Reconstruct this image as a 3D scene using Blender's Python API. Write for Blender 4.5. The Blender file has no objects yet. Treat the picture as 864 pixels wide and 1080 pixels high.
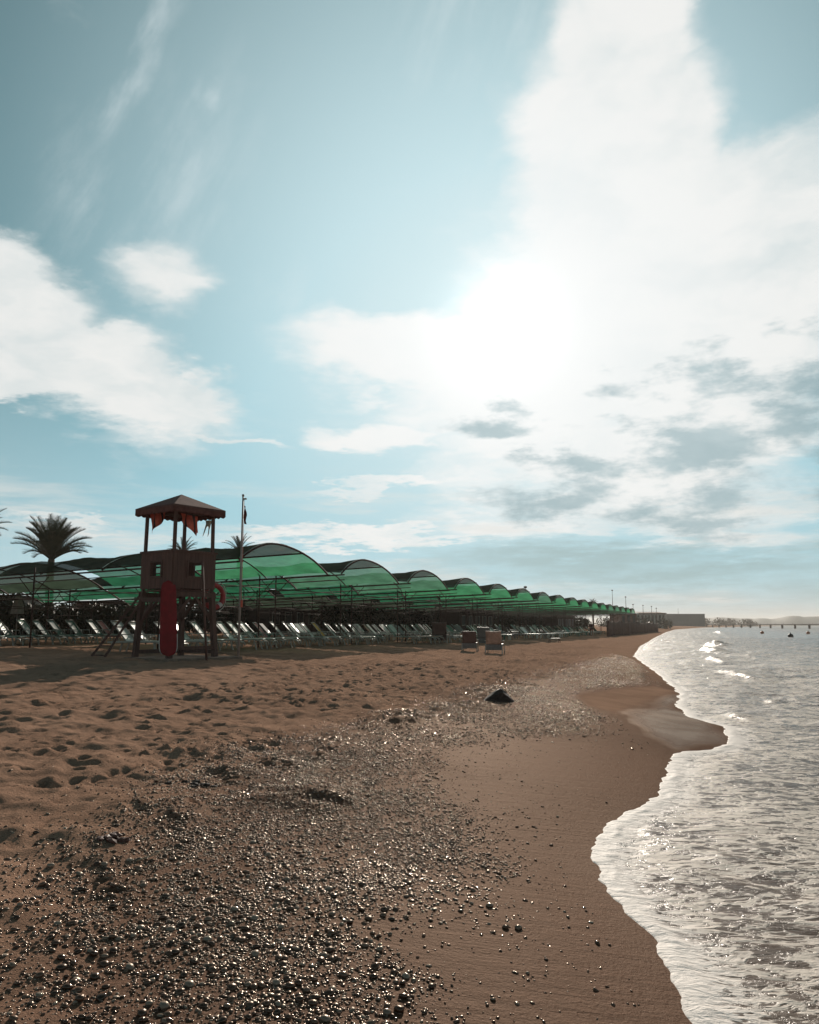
import bpy, bmesh, math, random
import numpy as np
from mathutils import Vector, Matrix

random.seed(7); RNG = np.random.default_rng(7)
C = bpy.context.scene.collection
SC = bpy.context.scene
R = math.radians

# ------------------------------------------------------------------ camera, sky, sun, exposure
EYE = 1.9
PITCH = R(8.06)
FPX = 840.0
cam_d = bpy.data.cameras.new('camera'); cam = bpy.data.objects.new('camera', cam_d); C.objects.link(cam)
cam.location = (0, 0, EYE); cam.rotation_euler = (R(90) + PITCH, 0, 0)
cam_d.sensor_fit = 'VERTICAL'; cam_d.sensor_height = 36.0; cam_d.lens = FPX / 1080 * 36
cam_d.clip_start = 0.05; cam_d.clip_end = 20000
SC.camera = cam
SC.view_settings.view_transform = 'Standard'; SC.view_settings.look = 'None'
SC.view_settings.gamma = 1.0; SC.view_settings.exposure = 0.0
SC.render.engine = 'CYCLES'
SC.cycles.max_bounces = 8; SC.cycles.transparent_max_bounces = 16
SC.cycles.sample_clamp_indirect = 6.0; SC.cycles.use_denoising = True
SC.cycles.volume_bounces = 0

SUN_EL, SUN_AZ = R(21.0), R(6.6)
SUN_DIR = Vector((math.sin(SUN_AZ) * math.cos(SUN_EL), math.cos(SUN_AZ) * math.cos(SUN_EL), math.sin(SUN_EL)))
sl = bpy.data.lights.new('sun', 'SUN'); so = bpy.data.objects.new('sun', sl); C.objects.link(so)
sl.energy = 4.9; sl.angle = R(0.6); sl.color = (1.0, 0.90, 0.78)
so.rotation_euler = SUN_DIR.to_track_quat('Z', 'Y').to_euler(); so.location = (0, 60, 40)

SKY_STRENGTH = 0.1

class NT:
    """tiny node-tree writer"""
    def __init__(s, tree): s.t = tree; s.n = tree.nodes; s.l = tree.links
    def node(s, typ, ins=None, **kw):
        n = s.n.new(typ)
        for k, v in kw.items(): setattr(n, k, v)
        for k, v in (ins or {}).items(): s.set(n.inputs[k], v)
        return n
    def set(s, sock, v):
        if isinstance(v, bpy.types.NodeSocket): s.l.new(v, sock)
        elif isinstance(v, bpy.types.Node): s.l.new(v.outputs[0], sock)
        else:
            if hasattr(sock.default_value, '__len__') and len(sock.default_value) == 4 and len(v) == 3: v = (*v, 1)
            sock.default_value = v
    def m(s, op, a, b=0.0, c=None, clamp=False):
        n = s.node('ShaderNodeMath', operation=op, use_clamp=clamp); s.set(n.inputs[0], a); s.set(n.inputs[1], b)
        if c is not None: s.set(n.inputs[2], c)
        return n.outputs[0]
    def vm(s, op, a, b=None, out=0, scale=None):
        n = s.node('ShaderNodeVectorMath', operation=op); s.set(n.inputs[0], a)
        if b is not None: s.set(n.inputs[1], b)
        if scale is not None: s.set(n.inputs['Scale'], scale)
        return n.outputs[out]
    def step(s, x, a, b, lo=0.0, hi=1.0):
        n = s.node('ShaderNodeMapRange', interpolation_type='SMOOTHSTEP')
        s.set(n.inputs[0], x); s.set(n.inputs[1], a); s.set(n.inputs[2], b); s.set(n.inputs[3], lo); s.set(n.inputs[4], hi)
        return n.outputs[0]
    def mix(s, f, a, b, blend='MIX'):
        n = s.node('ShaderNodeMix', data_type='RGBA', blend_type=blend)
        s.set(n.inputs[0], f); s.set(n.inputs[6], a); s.set(n.inputs[7], b)
        return n.outputs[2]
    def noise(s, vec, scale, detail=5, rough=0.55, dist=0.0, lac=2.0, out=0):
        n = s.node('ShaderNodeTexNoise', {'Vector': vec, 'Scale': scale, 'Detail': detail, 'Roughness': rough, 'Distortion': dist, 'Lacunarity': lac})
        return n.outputs[out]
    def xyz(s, x, y, z):
        n = s.node('ShaderNodeCombineXYZ'); s.set(n.inputs[0], x); s.set(n.inputs[1], y); s.set(n.inputs[2], z); return n.outputs[0]

def dir_az_el(px, py):
    """degrees of azimuth / elevation at which a piece of sky stands"""
    a = (px - 432) / FPX; b = (540 - py) / FPX
    d = Vector((a, math.cos(PITCH) - b * math.sin(PITCH), math.sin(PITCH) + b * math.cos(PITCH)))
    return math.degrees(math.atan2(d.x, d.y)), math.degrees(math.atan2(d.z, math.hypot(d.x, d.y)))

def build_world():
    w = bpy.data.worlds.new('World'); SC.world = w; w.use_nodes = True
    w.node_tree.nodes.clear(); T = NT(w.node_tree)
    sky = T.node('ShaderNodeTexSky', sky_type='NISHITA', sun_disc=False, sun_elevation=SUN_EL, sun_rotation=SUN_AZ,
                 air_density=1.0, dust_density=1.2, ozone_density=1.0, altitude=0)
    d = T.node('ShaderNodeTexCoord').outputs['Generated']
    d = T.vm('NORMALIZE', d)
    sep = T.node('ShaderNodeSeparateXYZ', {0: d}); X, Y, Z = sep.outputs
    az = T.m('MULTIPLY', T.m('ARCTAN2', X, Y), 57.29578)
    el = T.m('MULTIPLY', T.m('ARCSINE', Z), 57.29578)
    P = T.xyz(az, el, 0.0)
    # cloud-sheet coordinates (the sheet lies flat overhead, so it foreshortens towards the horizon)
    zz = T.m('ADD', T.m('MAXIMUM', Z, 0.0), 0.10)
    Q = T.xyz(T.m('DIVIDE', X, zz), T.m('DIVIDE', Y, zz), 0.0)
    # soft warps
    n1 = T.noise(Q, 1.1, 3, 0.5, out=1); n2 = T.noise(Q, 4.0, 6, 0.62, out=1)
    wv = T.vm('ADD', T.vm('SCALE', T.vm('SUBTRACT', n1, (0.5, 0.5, 0.5)), scale=5.0),
              T.vm('SCALE', T.vm('SUBTRACT', n2, (0.5, 0.5, 0.5)), scale=4.5))
    PW = T.vm('MULTIPLY', T.vm('ADD', P, wv), (1, 1, 0))
    def blob(px, py, rx, ry, rot=0.0, amp=1.0, soft=1.0):
        a0, e0 = dir_az_el(px, py); k = math.degrees(1 / FPX)
        mp = T.node('ShaderNodeMapping', {'Vector': PW, 'Location': (a0, e0, 0), 'Rotation': (0, 0, R(rot)), 'Scale': (rx * k / math.cos(R(e0)), ry * k, 1)}, vector_type='TEXTURE')
        r = T.vm('LENGTH', mp.outputs[0], out=1)
        v = T.step(r, 1.0 + soft * .45, 1.0 - soft * .75)
        return T.m('MULTIPLY', v, amp) if amp != 1.0 else v
    def union(bl):
        o = bl[0]
        for b in bl[1:]: o = T.m('MAXIMUM', o, b)
        return o
    fine = T.noise(T.node('ShaderNodeMapping', {'Vector': PW, 'Rotation': (0, 0, R(12)), 'Scale': (.10, .19, 1)}).outputs[0], 1.0, 9, 0.53); mid = T.noise(Q, 2.2, 7, 0.6)
    fine2 = T.noise(T.node('ShaderNodeMapping', {'Vector': P, 'Location': (7.7, 2.1, 0), 'Rotation': (0, 0, R(-6)), 'Scale': (.17, .40, 1)}).outputs[0], 1.0, 9, 0.6)
    # --- bright clouds
    b = union([blob(*a) for a in WHITE])
    dens = T.m('ADD', T.m('MULTIPLY', b, 1.35), T.m('ADD', T.m('MULTIPLY', T.m('SUBTRACT', mid, .5), .6), T.m('MULTIPLY', T.m('SUBTRACT', fine, .5), 1.7)))
    white = T.step(dens, .16, 1.02)
    # thin wisps
    wb = union([blob(*a) for a in WISPS])
    streak = T.noise(T.node('ShaderNodeMapping', {'Vector': P, 'Rotation': (0, 0, R(-30)), 'Scale': (4.2, 13, 1)}, vector_type='TEXTURE').outputs[0], 1.0, 8, .62)
    wisp = T.m('MULTIPLY', T.m('MULTIPLY', wb, T.step(streak, .42, .80)), .60)
    # low streaky cloud just above the land
    st = T.noise(T.node('ShaderNodeMapping', {'Vector': P, 'Scale': (.055, .42, 1)}).outputs[0], 1.0, 7, .62)
    lowband = T.m('MULTIPLY', T.step(el, 12.0, 6.5), T.step(st, .48, .66))
    lowband = T.m('MULTIPLY', lowband, .75)
    # --- grey-teal undersides, mottled
    gb = union([blob(*a) for a in GREY])
    gm = T.step(T.m('ADD', T.m('MULTIPLY', gb, .52), T.m('ADD', T.m('MULTIPLY', T.m('SUBTRACT', fine2, .5), 3.0), T.m('MULTIPLY', T.m('SUBTRACT', mid, .5), .2))), .22, .84)
    gm = T.m('MULTIPLY', gm, T.step(gb, .03, .35))
    bb = union([blob(*a) for a in BANDS])
    st2 = T.noise(T.node('ShaderNodeMapping', {'Vector': P, 'Location': (3, 9, 0), 'Scale': (.07, .35, 1)}).outputs[0], 1.0, 6, .6)
    band = T.m('MULTIPLY', bb, T.step(st2, .32, .62))
    # --- angle to the sun
    cs = T.vm('DOT_PRODUCT', d, tuple(SUN_DIR), out=1)
    ang = T.m('MULTIPLY', T.m('ARCCOSINE', T.m('MINIMUM', cs, 1.0)), 57.29578)
    K = 1.0 / SKY_STRENGTH
    def col(c): return tuple(v * K for v in c)
    lum = T.m('MINIMUM', T.node('ShaderNodeSeparateColor', {0: sky.outputs[0]}).outputs[1], 1.25 * K)
    base = T.vm('SCALE', SKY_TINT, scale=lum)
    # milky air towards the sun and the horizon
    milk = T.m('MAXIMUM', T.m('MULTIPLY', T.m('EXPONENT', T.m('MULTIPLY', T.m('POWER', T.m('DIVIDE', ang, 29.0), 2.2), -1.0)), .95), T.m('MULTIPLY', T.m('EXPONENT', T.m('DIVIDE', T.m('MAXIMUM', el, 0.0), -15.0)), .90))
    base = T.mix(T.m('MINIMUM', milk, 1.0), base, col((.61, .770, .805)))
    wc = T.mix(T.step(fine, .28, .6), col((.62, .70, .71)), col((.87, .87, .85)))
    wc = T.mix(T.step(ang, 24.0, 3.0), wc, col((.87, .885, .88)))
    c = T.mix(T.m('MULTIPLY', white, .96), base, wc)
    c = T.mix(wisp, c, col((.72, .80, .82)))
    c = T.mix(lowband, c, col((.76, .76, .73)))
    c = T.mix(T.m('MULTIPLY', gm, .90), c, T.mix(T.step(fine, .3, .7), col((.27, .40, .44)), col((.42, .54, .57))))
    c = T.mix(T.m('MULTIPLY', band, .85), c, col((.32, .46, .48)))
    # the haze-line over the sea
    c = T.mix(T.m('MULTIPLY', T.step(el, 3.2, 0.0), .75), c, col((.50, .49, .46)))
    # sun shining through thin cloud
    glow = T.m('ADD', T.m('MULTIPLY', T.m('EXPONENT', T.m('MULTIPLY', T.m('POWER', T.m('DIVIDE', ang, 3.2), 2.0), -1.0)), .32),
               T.m('MULTIPLY', T.m('EXPONENT', T.m('DIVIDE', ang, -9.5)), .19))
    gl = T.vm('SCALE', (K * 1.0, K * .985, K * .95), scale=glow)
    c = T.vm('ADD', c, gl)
    # below the horizon: dull ground light
    c = T.mix(T.step(Z, -.002, -.02), c, col((.16, .11, .08)))
    bg = T.node('ShaderNodeBackground', {'Color': c, 'Strength': SKY_STRENGTH})
    out = T.node('ShaderNodeOutputWorld'); T.l.new(bg.outputs[0], out.inputs[0])

SKY_TINT = (.050, .345, .455)
#            px   py   rx   ry  rot amp soft
WHITE = [(60, 360, 190, 55, -20, 1, .8), (-10, 310, 60, 60, 0, 1, .8), (170, 405, 80, 28, -8, 1, .8), (20, 395, 90, 20, 0, .8, .8), (240, 455, 60, 8, -3, .75, 1),
         (172, 288, 48, 42, 0, .80, 1.2),
         (662, 50, 72, 95, 8, 1, .9), (665, 150, 92, 100, 0, 1.1, .8), (790, 260, 240, 110, -5, 1.2, .7), (660, 230, 120, 110, 0, 1.1, .8), (745, 320, 190, 95, 0, 1.45, .6), (610, 150, 60, 90, 0, .9, .9), (850, 300, 130, 90, 0, 1.1, .7), (650, 310, 160, 80, 0, 1, .9),
         (470, 375, 170, 45, 0, .95, .9), (400, 455, 80, 22, -8, .75, 1), (560, 400, 180, 80, 0, .95, 1),
         (650, 470, 230, 90, 0, .85, 1), (800, 420, 120, 80, 0, .8, 1),
         (70, 548, 70, 8, 0, .7, 1), (400, 522, 110, 9, 2, .7, 1), (640, 545, 200, 30, 0, .75, 1), (380, 565, 160, 12, 0, .7, 1)]
WISPS = [(146, 45, 16, 110, -26, 1.1, 1.25), (185, 210, 60, 130, -30, .7, 1.3), (70, 200, 30, 70, -10, .6, 1.3), (500, 30, 90, 45, 10, 1.0, 1.2), (165, 170, 40, 80, -25, .9, 1.3), (95, 230, 35, 60, -15, .8, 1.3), (215, 95, 18, 14, 0, 1.2, 1), (560, 210, 90, 90, 0, .6, 1.2), (300, 310, 90, 30, 0, .7, 1.2)]
GREY = [(830, 390, 170, 44, 0, 1.15, 1), (810, 470, 170, 80, 0, 1.15, 1), (700, 520, 190, 46, 0, 1.1, 1), (590, 500, 80, 24, 0, .95, 1), (540, 445, 70, 22, 0, .85, 1), (640, 440, 70, 18, 0, .8, 1), (900, 500, 110, 60, 0, 1, 1), (860, 345, 70, 20, 0, .7, 1)]
BANDS = [(690, 600, 260, 26, 0, 1.1, 1), (800, 622, 170, 16, 0, .8, 1), (560, 600, 110, 10, 0, .6, 1)]
build_world()

# ------------------------------------------------------------------ plan of the beach: u runs along the shore, v out to sea
AX = R(21.3); SA, CA = math.sin(AX), math.cos(AX)
def uv_xy(u, v): return SA * u + CA * v, CA * u - SA * v
def xy_uv(x, y): return SA * x + CA * y, CA * x - SA * y
ROW_ROT = -AX                                  # rotation that lays local +Y along the shore and +X out to sea

def hash2(ix, iy, seed):
    h = (ix.astype(np.int64) * 374761393 + iy.astype(np.int64) * 668265263 + seed * 974634777) & 0xffffffff
    h = ((h ^ (h >> 13)) * 1274126177) & 0xffffffff
    h = ((h ^ (h >> 16)) * 2246822519) & 0xffffffff
    return ((h ^ (h >> 15)) & 0xffffff) / float(0xffffff)
def vnoise(x, y, seed=0):
    ix = np.floor(x); iy = np.floor(y); fx = x - ix; fy = y - iy
    fx = fx * fx * fx * (fx * (fx * 6 - 15) + 10); fy = fy * fy * fy * (fy * (fy * 6 - 15) + 10)
    a = hash2(ix, iy, seed); b = hash2(ix + 1, iy, seed); c = hash2(ix, iy + 1, seed); d = hash2(ix + 1, iy + 1, seed)
    return (a * (1 - fx) + b * fx) * (1 - fy) + (c * (1 - fx) + d * fx) * fy * 1.0
def fbm(x, y, seed=0, octv=4, gain=.5):
    s = 0; a = 1; t = 0
    for k in range(octv):
        s = s + a * (vnoise(x, y, seed + k * 17) - .5); t += a; a *= gain; x = x * 2.03 + 11.3; y = y * 2.03 + 5.7
    return s / t * 2

SHORE_U = np.array([-3000, -60, 0, 2, 4.32, 5.05, 5.75, 6.55, 7.26, 8.46, 9.42, 11.25, 12.6, 13.5, 14.6, 16.4, 17.64, 20.19, 23.5, 27.08, 33.84, 50.66, 72.8, 120, 211, 339, 600, 1000, 2000, 3500, 6000])
SHORE_V = np.array([40, 3, .5, .25, -.18, -.41, -.73, -1.04, -1.15, -1.09, -.81, -.86, -.80, -.20, .02, -.13, -.74, -1.13, -1.21, -1.66, -2.64, -5.18, -6.85, -9.29, -13.5, -18, -12, 30, 200, 700, 2200])
def shore(u):
    s = 0
    for o in (-.35, -.12, .12, .35): s = s + np.interp(u + o, SHORE_U, SHORE_V)
    return s / 4
PW_W = np.array([-4000, -200, -40, -10, -3, -1, 0, 1, 2, 4, 8, 14, 18, 25, 60, 400, 5000])
PW_Z = np.array([-30, -6, -2.5, -1.0, -.34, -.10, .02, .12, .22, .38, .60, .84, .95, 1.03, 1.15, 1.6, 6])
def base_z(u, v): return np.interp(shore(u) - v, PW_W, PW_Z)

def inside(poly, u, v):
    """signed distance to a plan polygon, positive inside"""
    n = len(poly); best = np.full(u.shape, 1e9); ins = np.zeros(u.shape, bool)
    for i in range(n):
        (a, b), (c, d) = poly[i], poly[(i + 1) % n]
        e = ((b > v) != (d > v)); xc = a + (v - b) / ((d - b) if d != b else 1e-9) * (c - a)
        ins ^= e & (u < xc)
        L = (c - a) ** 2 + (d - b) ** 2 + 1e-12; t = np.clip(((u - a) * (c - a) + (v - b) * (d - b)) / L, 0, 1)
        best = np.minimum(best, np.hypot(u - a - t * (c - a), v - b - t * (d - b)))
    return np.where(ins, best, -best)
def ground_hit(px, py):
    a = (px - 432) / FPX; b = (540 - py) / FPX
    r = (a, math.cos(PITCH) - b * math.sin(PITCH), math.sin(PITCH) + b * math.cos(PITCH))
    t = 1.0; z = 0.5
    for k in range(60):
        t = (z - EYE) / r[2] if r[2] < -1e-4 else 400.0
        u, v = xy_uv(r[0] * t, r[1] * t); z = .5 * z + .5 * float(base_z(np.array(u), np.array(v)))
    return u, v
PEBBLE_A = [ground_hit(*p) for p in [(-60, 960), (60, 885), (130, 858), (200, 795), (330, 765), (430, 742), (520, 716), (600, 700), (650, 690), (676, 697), (690, 712), (700, 722), (612, 731), (618, 745), (655, 760), (640, 778), (560, 776), (480, 790), (462, 825), (520, 880), (552, 915), (515, 965), (450, 1000), (455, 1075), (480, 1150), (-200, 1150)]]
SHEEN = [ground_hit(*p) for p in [(650, 752), (700, 733), (720, 731), (722, 748), (765, 764), (780, 788), (712, 795), (676, 776)]]
TANPATCH = [ground_hit(*p) for p in [(608, 733), (640, 728), (690, 724), (712, 729), (690, 738), (664, 748), (650, 753), (622, 745)]]
SMOOTH = [ground_hit(*p) for p in [(470, 800), (560, 782), (690, 800), (640, 860), (625, 900), (655, 980), (740, 1090), (480, 1150), (460, 1060), (455, 1000), (520, 965), (556, 915), (520, 880), (465, 830)]]

def graded(segs):
    out = [segs[0][0]]
    for a, b, d in segs:
        n = max(1, int(round((b - a) / d))); out += list(np.linspace(a, b, n + 1)[1:])
    return out
def geo(a, b, n): return list(a + (b - a) * (np.geomspace(1, 60, n + 1) - 1)[1:] / 59)

def grid_mesh(name, X, Y, Z, attrs=None):
    ny, nx = X.shape
    co = np.stack([X, Y, Z], -1).reshape(-1, 3).astype(np.float32)
    i = np.arange(ny * nx).reshape(ny, nx)
    q = np.stack([i[:-1, :-1], i[:-1, 1:], i[1:, 1:], i[1:, :-1]], -1).reshape(-1, 4).astype(np.int32)
    return raw_mesh(name, co, q, attrs)
def raw_mesh(name, co, faces, attrs=None, smooth=True):
    k = faces.shape[1]; me = bpy.data.meshes.new(name)
    me.vertices.add(len(co)); me.vertices.foreach_set('co', np.ascontiguousarray(co, np.float32).ravel())
    me.loops.add(faces.size); me.loops.foreach_set('vertex_index', np.ascontiguousarray(faces, np.int32).ravel())
    me.polygons.add(len(faces)); me.polygons.foreach_set('loop_start', np.arange(0, faces.size, k, dtype=np.int32))
    me.polygons.foreach_set('use_smooth', np.full(len(faces), smooth))
    me.update(calc_edges=True)
    for n, a in (attrs or {}).items():
        at = me.attributes.new(n, 'FLOAT', 'POINT'); at.data.foreach_set('value', np.ascontiguousarray(a, np.float32).ravel())
    return me

# ------------------------------------------------------------------ materials
def mat(name, color, rough=.7, spec=.4, metal=0.0, var=.25, scale=6.0, bump=.0, bscale=40.0):
    m = bpy.data.materials.new(name); m.use_nodes = True; T = NT(m.node_tree); b = T.n['Principled BSDF']
    co = T.node('ShaderNodeTexCoord').outputs['Object']
    n = T.noise(co, scale, 5, .6)
    oi = T.node('ShaderNodeObjectInfo').outputs['Random']
    f = T.m('ADD', T.m('MULTIPLY', n, .8), T.m('MULTIPLY', oi, .2))
    c = T.mix(T.step(f, .3, .7), tuple(v * (1 - var) for v in color), tuple(min(1, v * (1 + var)) for v in color))
    T.set(b.inputs['Base Color'], c); b.inputs['Roughness'].default_value = rough
    b.inputs['Specular IOR Level'].default_value = spec; b.inputs['Metallic'].default_value = metal
    if bump:
        bp = T.node('ShaderNodeBump', {'Height': T.noise(co, bscale, 4, .6), 'Strength': bump, 'Distance': .02}); T.l.new(bp.outputs[0], b.inputs['Normal'])
    return m
def wood(name, color, rough=.75):
    m = bpy.data.materials.new(name); m.use_nodes = True; T = NT(m.node_tree); b = T.n['Principled BSDF']
    co = T.node('ShaderNodeTexCoord').outputs['Object']
    g = T.noise(T.node('ShaderNodeMapping', {'Vector': co, 'Scale': (22, 22, 1.3)}).outputs[0], 1.0, 6, .65)
    w = T.noise(co, 2.0, 4, .6)
    c = T.mix(T.step(g, .3, .75), tuple(v * .65 for v in color), tuple(v * 1.25 for v in color))
    c = T.mix(T.step(w, .5, .8, 0, .45), c, tuple(v * 1.6 for v in color))
    T.set(b.inputs['Base Color'], c); b.inputs['Roughness'].default_value = rough
    bp = T.node('ShaderNodeBump', {'Height': g, 'Strength': .4, 'Distance': .01}); T.l.new(bp.outputs[0], b.inputs['Normal'])
    return m
def cloth(name, color, trans, hole=.12, weave=60):
    m = bpy.data.materials.new(name); m.use_nodes = True; T = NT(m.node_tree); T.n.remove(T.n['Principled BSDF'])
    co = T.node('ShaderNodeTexCoord').outputs['Object']
    n = T.noise(co, 1.2, 5, .6); f = T.step(n, .3, .7, .75, 1.2)
    d = T.node('ShaderNodeBsdfDiffuse', {'Color': T.vm('SCALE', color, scale=f)})
    t = T.node('ShaderNodeBsdfTranslucent', {'Color': T.vm('SCALE', trans, scale=f)})
    a = T.node('ShaderNodeMixShader', {0: .62, 1: d, 2: t})
    h = T.node('ShaderNodeMixShader', {0: hole, 1: a.outputs[0], 2: T.node('ShaderNodeBsdfTransparent').outputs[0]})
    T.l.new(h.outputs[0], T.n['Material Output'].inputs[0])
    return m

def sand_material():
    m = bpy.data.materials.new('sand'); m.use_nodes = True; T = NT(m.node_tree); b = T.n['Principled BSDF']
    co = T.node('ShaderNodeTexCoord').outputs['Object']
    wet = T.node('ShaderNodeAttribute', attribute_name='wet').outputs['Fac']
    sheen = T.node('ShaderNodeAttribute', attribute_name='sheen').outputs['Fac']
    n1 = T.noise(co, .9, 6, .6); n2 = T.noise(co, 9.0, 6, .65); n3 = T.noise(co, 140.0, 4, .7)
    dry = T.mix(n2, (.345, .205, .142), (.495, .305, .215)); dry = T.mix(T.step(n1, .35, .7, 0, .35), dry, (.19, .11, .075))
    damp = T.mix(n2, (.092, .040, .023), (.138, .063, .037))
    w2 = T.step(T.m('ADD', wet, T.m('MULTIPLY', T.m('SUBTRACT', n1, .5), .35)), .15, .85)
    c = T.mix(w2, dry, damp)
    c = T.mix(T.step(n3, .35, .75, 0, .35), c, T.vm('SCALE', c, scale=.55))
    c = T.mix(T.m('MULTIPLY', sheen, .55), c, (.085, .048, .032))
    st = T.noise(T.node('ShaderNodeMapping', {'Vector': co, 'Rotation': (0, 0, R(-8)), 'Scale': (.9, 9, 1)}).outputs[0], 1.0, 6, .65, .8)
    h = T.m('ADD', T.m('MULTIPLY', n3, .35), T.m('ADD', T.m('MULTIPLY', n2, .6), T.m('MULTIPLY', T.noise(co, 40.0, 4, .65), .8)))
    h = T.m('ADD', T.m('MULTIPLY', h, T.m('SUBTRACT', 1.0, T.m('MULTIPLY', w2, .65))), T.m('MULTIPLY', T.m('MULTIPLY', st, w2), .40))
    bp = T.node('ShaderNodeBump', {'Height': h, 'Strength': T.m('SUBTRACT', .8, T.m('MULTIPLY', sheen, .68)), 'Distance': .045}); T.n.remove(b)
    df = T.node('ShaderNodeBsdfDiffuse', {'Color': c, 'Normal': bp.outputs[0]})
    gl = T.node('ShaderNodeBsdfGlossy', {'Color': (.95, .80, .68, 1), 'Roughness': T.step(sheen, .35, .8, .50, .26), 'Normal': bp.outputs[0]})
    f = T.m('ADD', T.m('MULTIPLY', w2, .023), T.m('MULTIPLY', T.step(sheen, .40, 1.0, 0.0, .19), T.step(n1, .25, .7, .55, 1.1)))
    mx = T.node('ShaderNodeMixShader', {0: f, 1: df, 2: gl}); T.l.new(mx.outputs[0], T.n['Material Output'].inputs[0])
    return m

def sea_material():
    m = bpy.data.materials.new('sea water and foam'); m.use_nodes = True; T = NT(m.node_tree); b = T.n['Principled BSDF']
    co = T.node('ShaderNodeTexCoord').outputs['Object']
    sd = T.node('ShaderNodeAttribute', attribute_name='seaward').outputs['Fac']
    cf = T.node('ShaderNodeAttribute', attribute_name='foam').outputs['Fac']
    rot = T.node('ShaderNodeMapping', {'Vector': co, 'Rotation': (0, 0, R(6)), 'Scale': (.62, 1.25, 1)}).outputs[0]
    wn = T.vm('SCALE', T.vm('SUBTRACT', T.noise(rot, 1.6, 4, .6, out=1), (.5, .5, .5)), scale=.55)
    wp = T.vm('ADD', rot, wn)
    def lace(scale, w0, w1):
        v = T.node('ShaderNodeTexVoronoi', {'Vector': wp, 'Scale': scale}, feature='DISTANCE_TO_EDGE').outputs['Distance']
        return T.step(v, w1, w0)
    big = T.noise(wp, .55, 5, .6); med = T.noise(wp, 3.2, 6, .62); fin = T.noise(wp, 9.5, 5, .6); tiny = T.noise(wp, 16.0, 5, .7)
    lc = T.m('MAXIMUM', lace(2.6, .03, .17), T.m('MULTIPLY', lace(7.0, .03, .2), .8))
    cover = T.m('ADD', T.m('MULTIPLY', T.step(sd, 24.0, 1.5), .47), T.m('MULTIPLY', T.step(sd, 1.1, .1), .12))
    a = T.m('ADD', T.m('ADD', cover, T.m('MULTIPLY', T.m('SUBTRACT', big, .5), 1.3)), T.m('ADD', T.m('MULTIPLY', T.m('SUBTRACT', med, .5), 1.5), T.m('MULTIPLY', T.m('SUBTRACT', fin, .5), 2.3)))
    sheet = T.step(a, .31, .49)
    lacy = T.m('MULTIPLY', lc, T.step(a, -.05, .30))
    fm = T.m('MAXIMUM', sheet, T.m('MULTIPLY', lacy, .75))
    cfm = T.m('MULTIPLY', cf, T.step(T.m('ADD', T.m('MULTIPLY', cf, .5), fin), .45, .85))
    fm = T.m('MAXIMUM', fm, cfm)
    # open water showing between the bubbles: rounded holes of several sizes, fewer where the foam is thick
    holes = None
    for sc_, r0, r1 in ((4.5, .20, .30), (10.0, .22, .33), (22.0, .24, .36)):
        v = T.node('ShaderNodeTexVoronoi', {'Vector': wp, 'Scale': sc_, 'Randomness': 1.0}, feature='SMOOTH_F1').outputs['Distance']
        h = T.step(T.m('ADD', v, T.m('MULTIPLY', T.m('SUBTRACT', a, .55), .35)), r0, r1)
        holes = h if holes is None else T.m('MULTIPLY', holes, h)
    fm = T.m('MULTIPLY', fm, T.m('ADD', .12, T.m('MULTIPLY', holes, .88)))
    fm = T.m('MULTIPLY', fm, T.step(tiny, .28, .50, .70, 1.0), clamp=True)
    fm = T.m('MAXIMUM', fm, T.step(T.m('ADD', sd, T.m('MULTIPLY', T.m('ADD', big, med), .40)), .74, .52))
    fm = T.m('MULTIPLY', fm, T.step(tiny, .28, .42, .72, 1.0))
    far = T.step(sd, 8.0, 60.0)
    wc = T.mix(far, (.115, .064, .038), (.066, .070, .056))
    T.set(b.inputs['Base Color'], T.mix(fm, wc, T.mix(T.step(sd, .55, .2), (.66, .57, .495), (.86, .77, .71))))
    T.set(b.inputs['Roughness'], T.m('ADD', T.m('MULTIPLY', fm, .5), T.m('ADD', .14, T.m('MULTIPLY', far, .24))))
    b.inputs['IOR'].default_value = 1.33; T.set(b.inputs['Specular IOR Level'], T.m('ADD', .14, T.m('MULTIPLY', far, .36)))
    ch = T.m('ADD', T.noise(wp, 5.0, 5, .6), T.m('MULTIPLY', tiny, .25))
    ch = T.m('ADD', ch, T.m('MULTIPLY', fm, .12))
    bp = T.node('ShaderNodeBump', {'Height': ch, 'Strength': .75, 'Distance': .05}); T.l.new(bp.outputs[0], b.inputs['Normal'])
    return m

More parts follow.
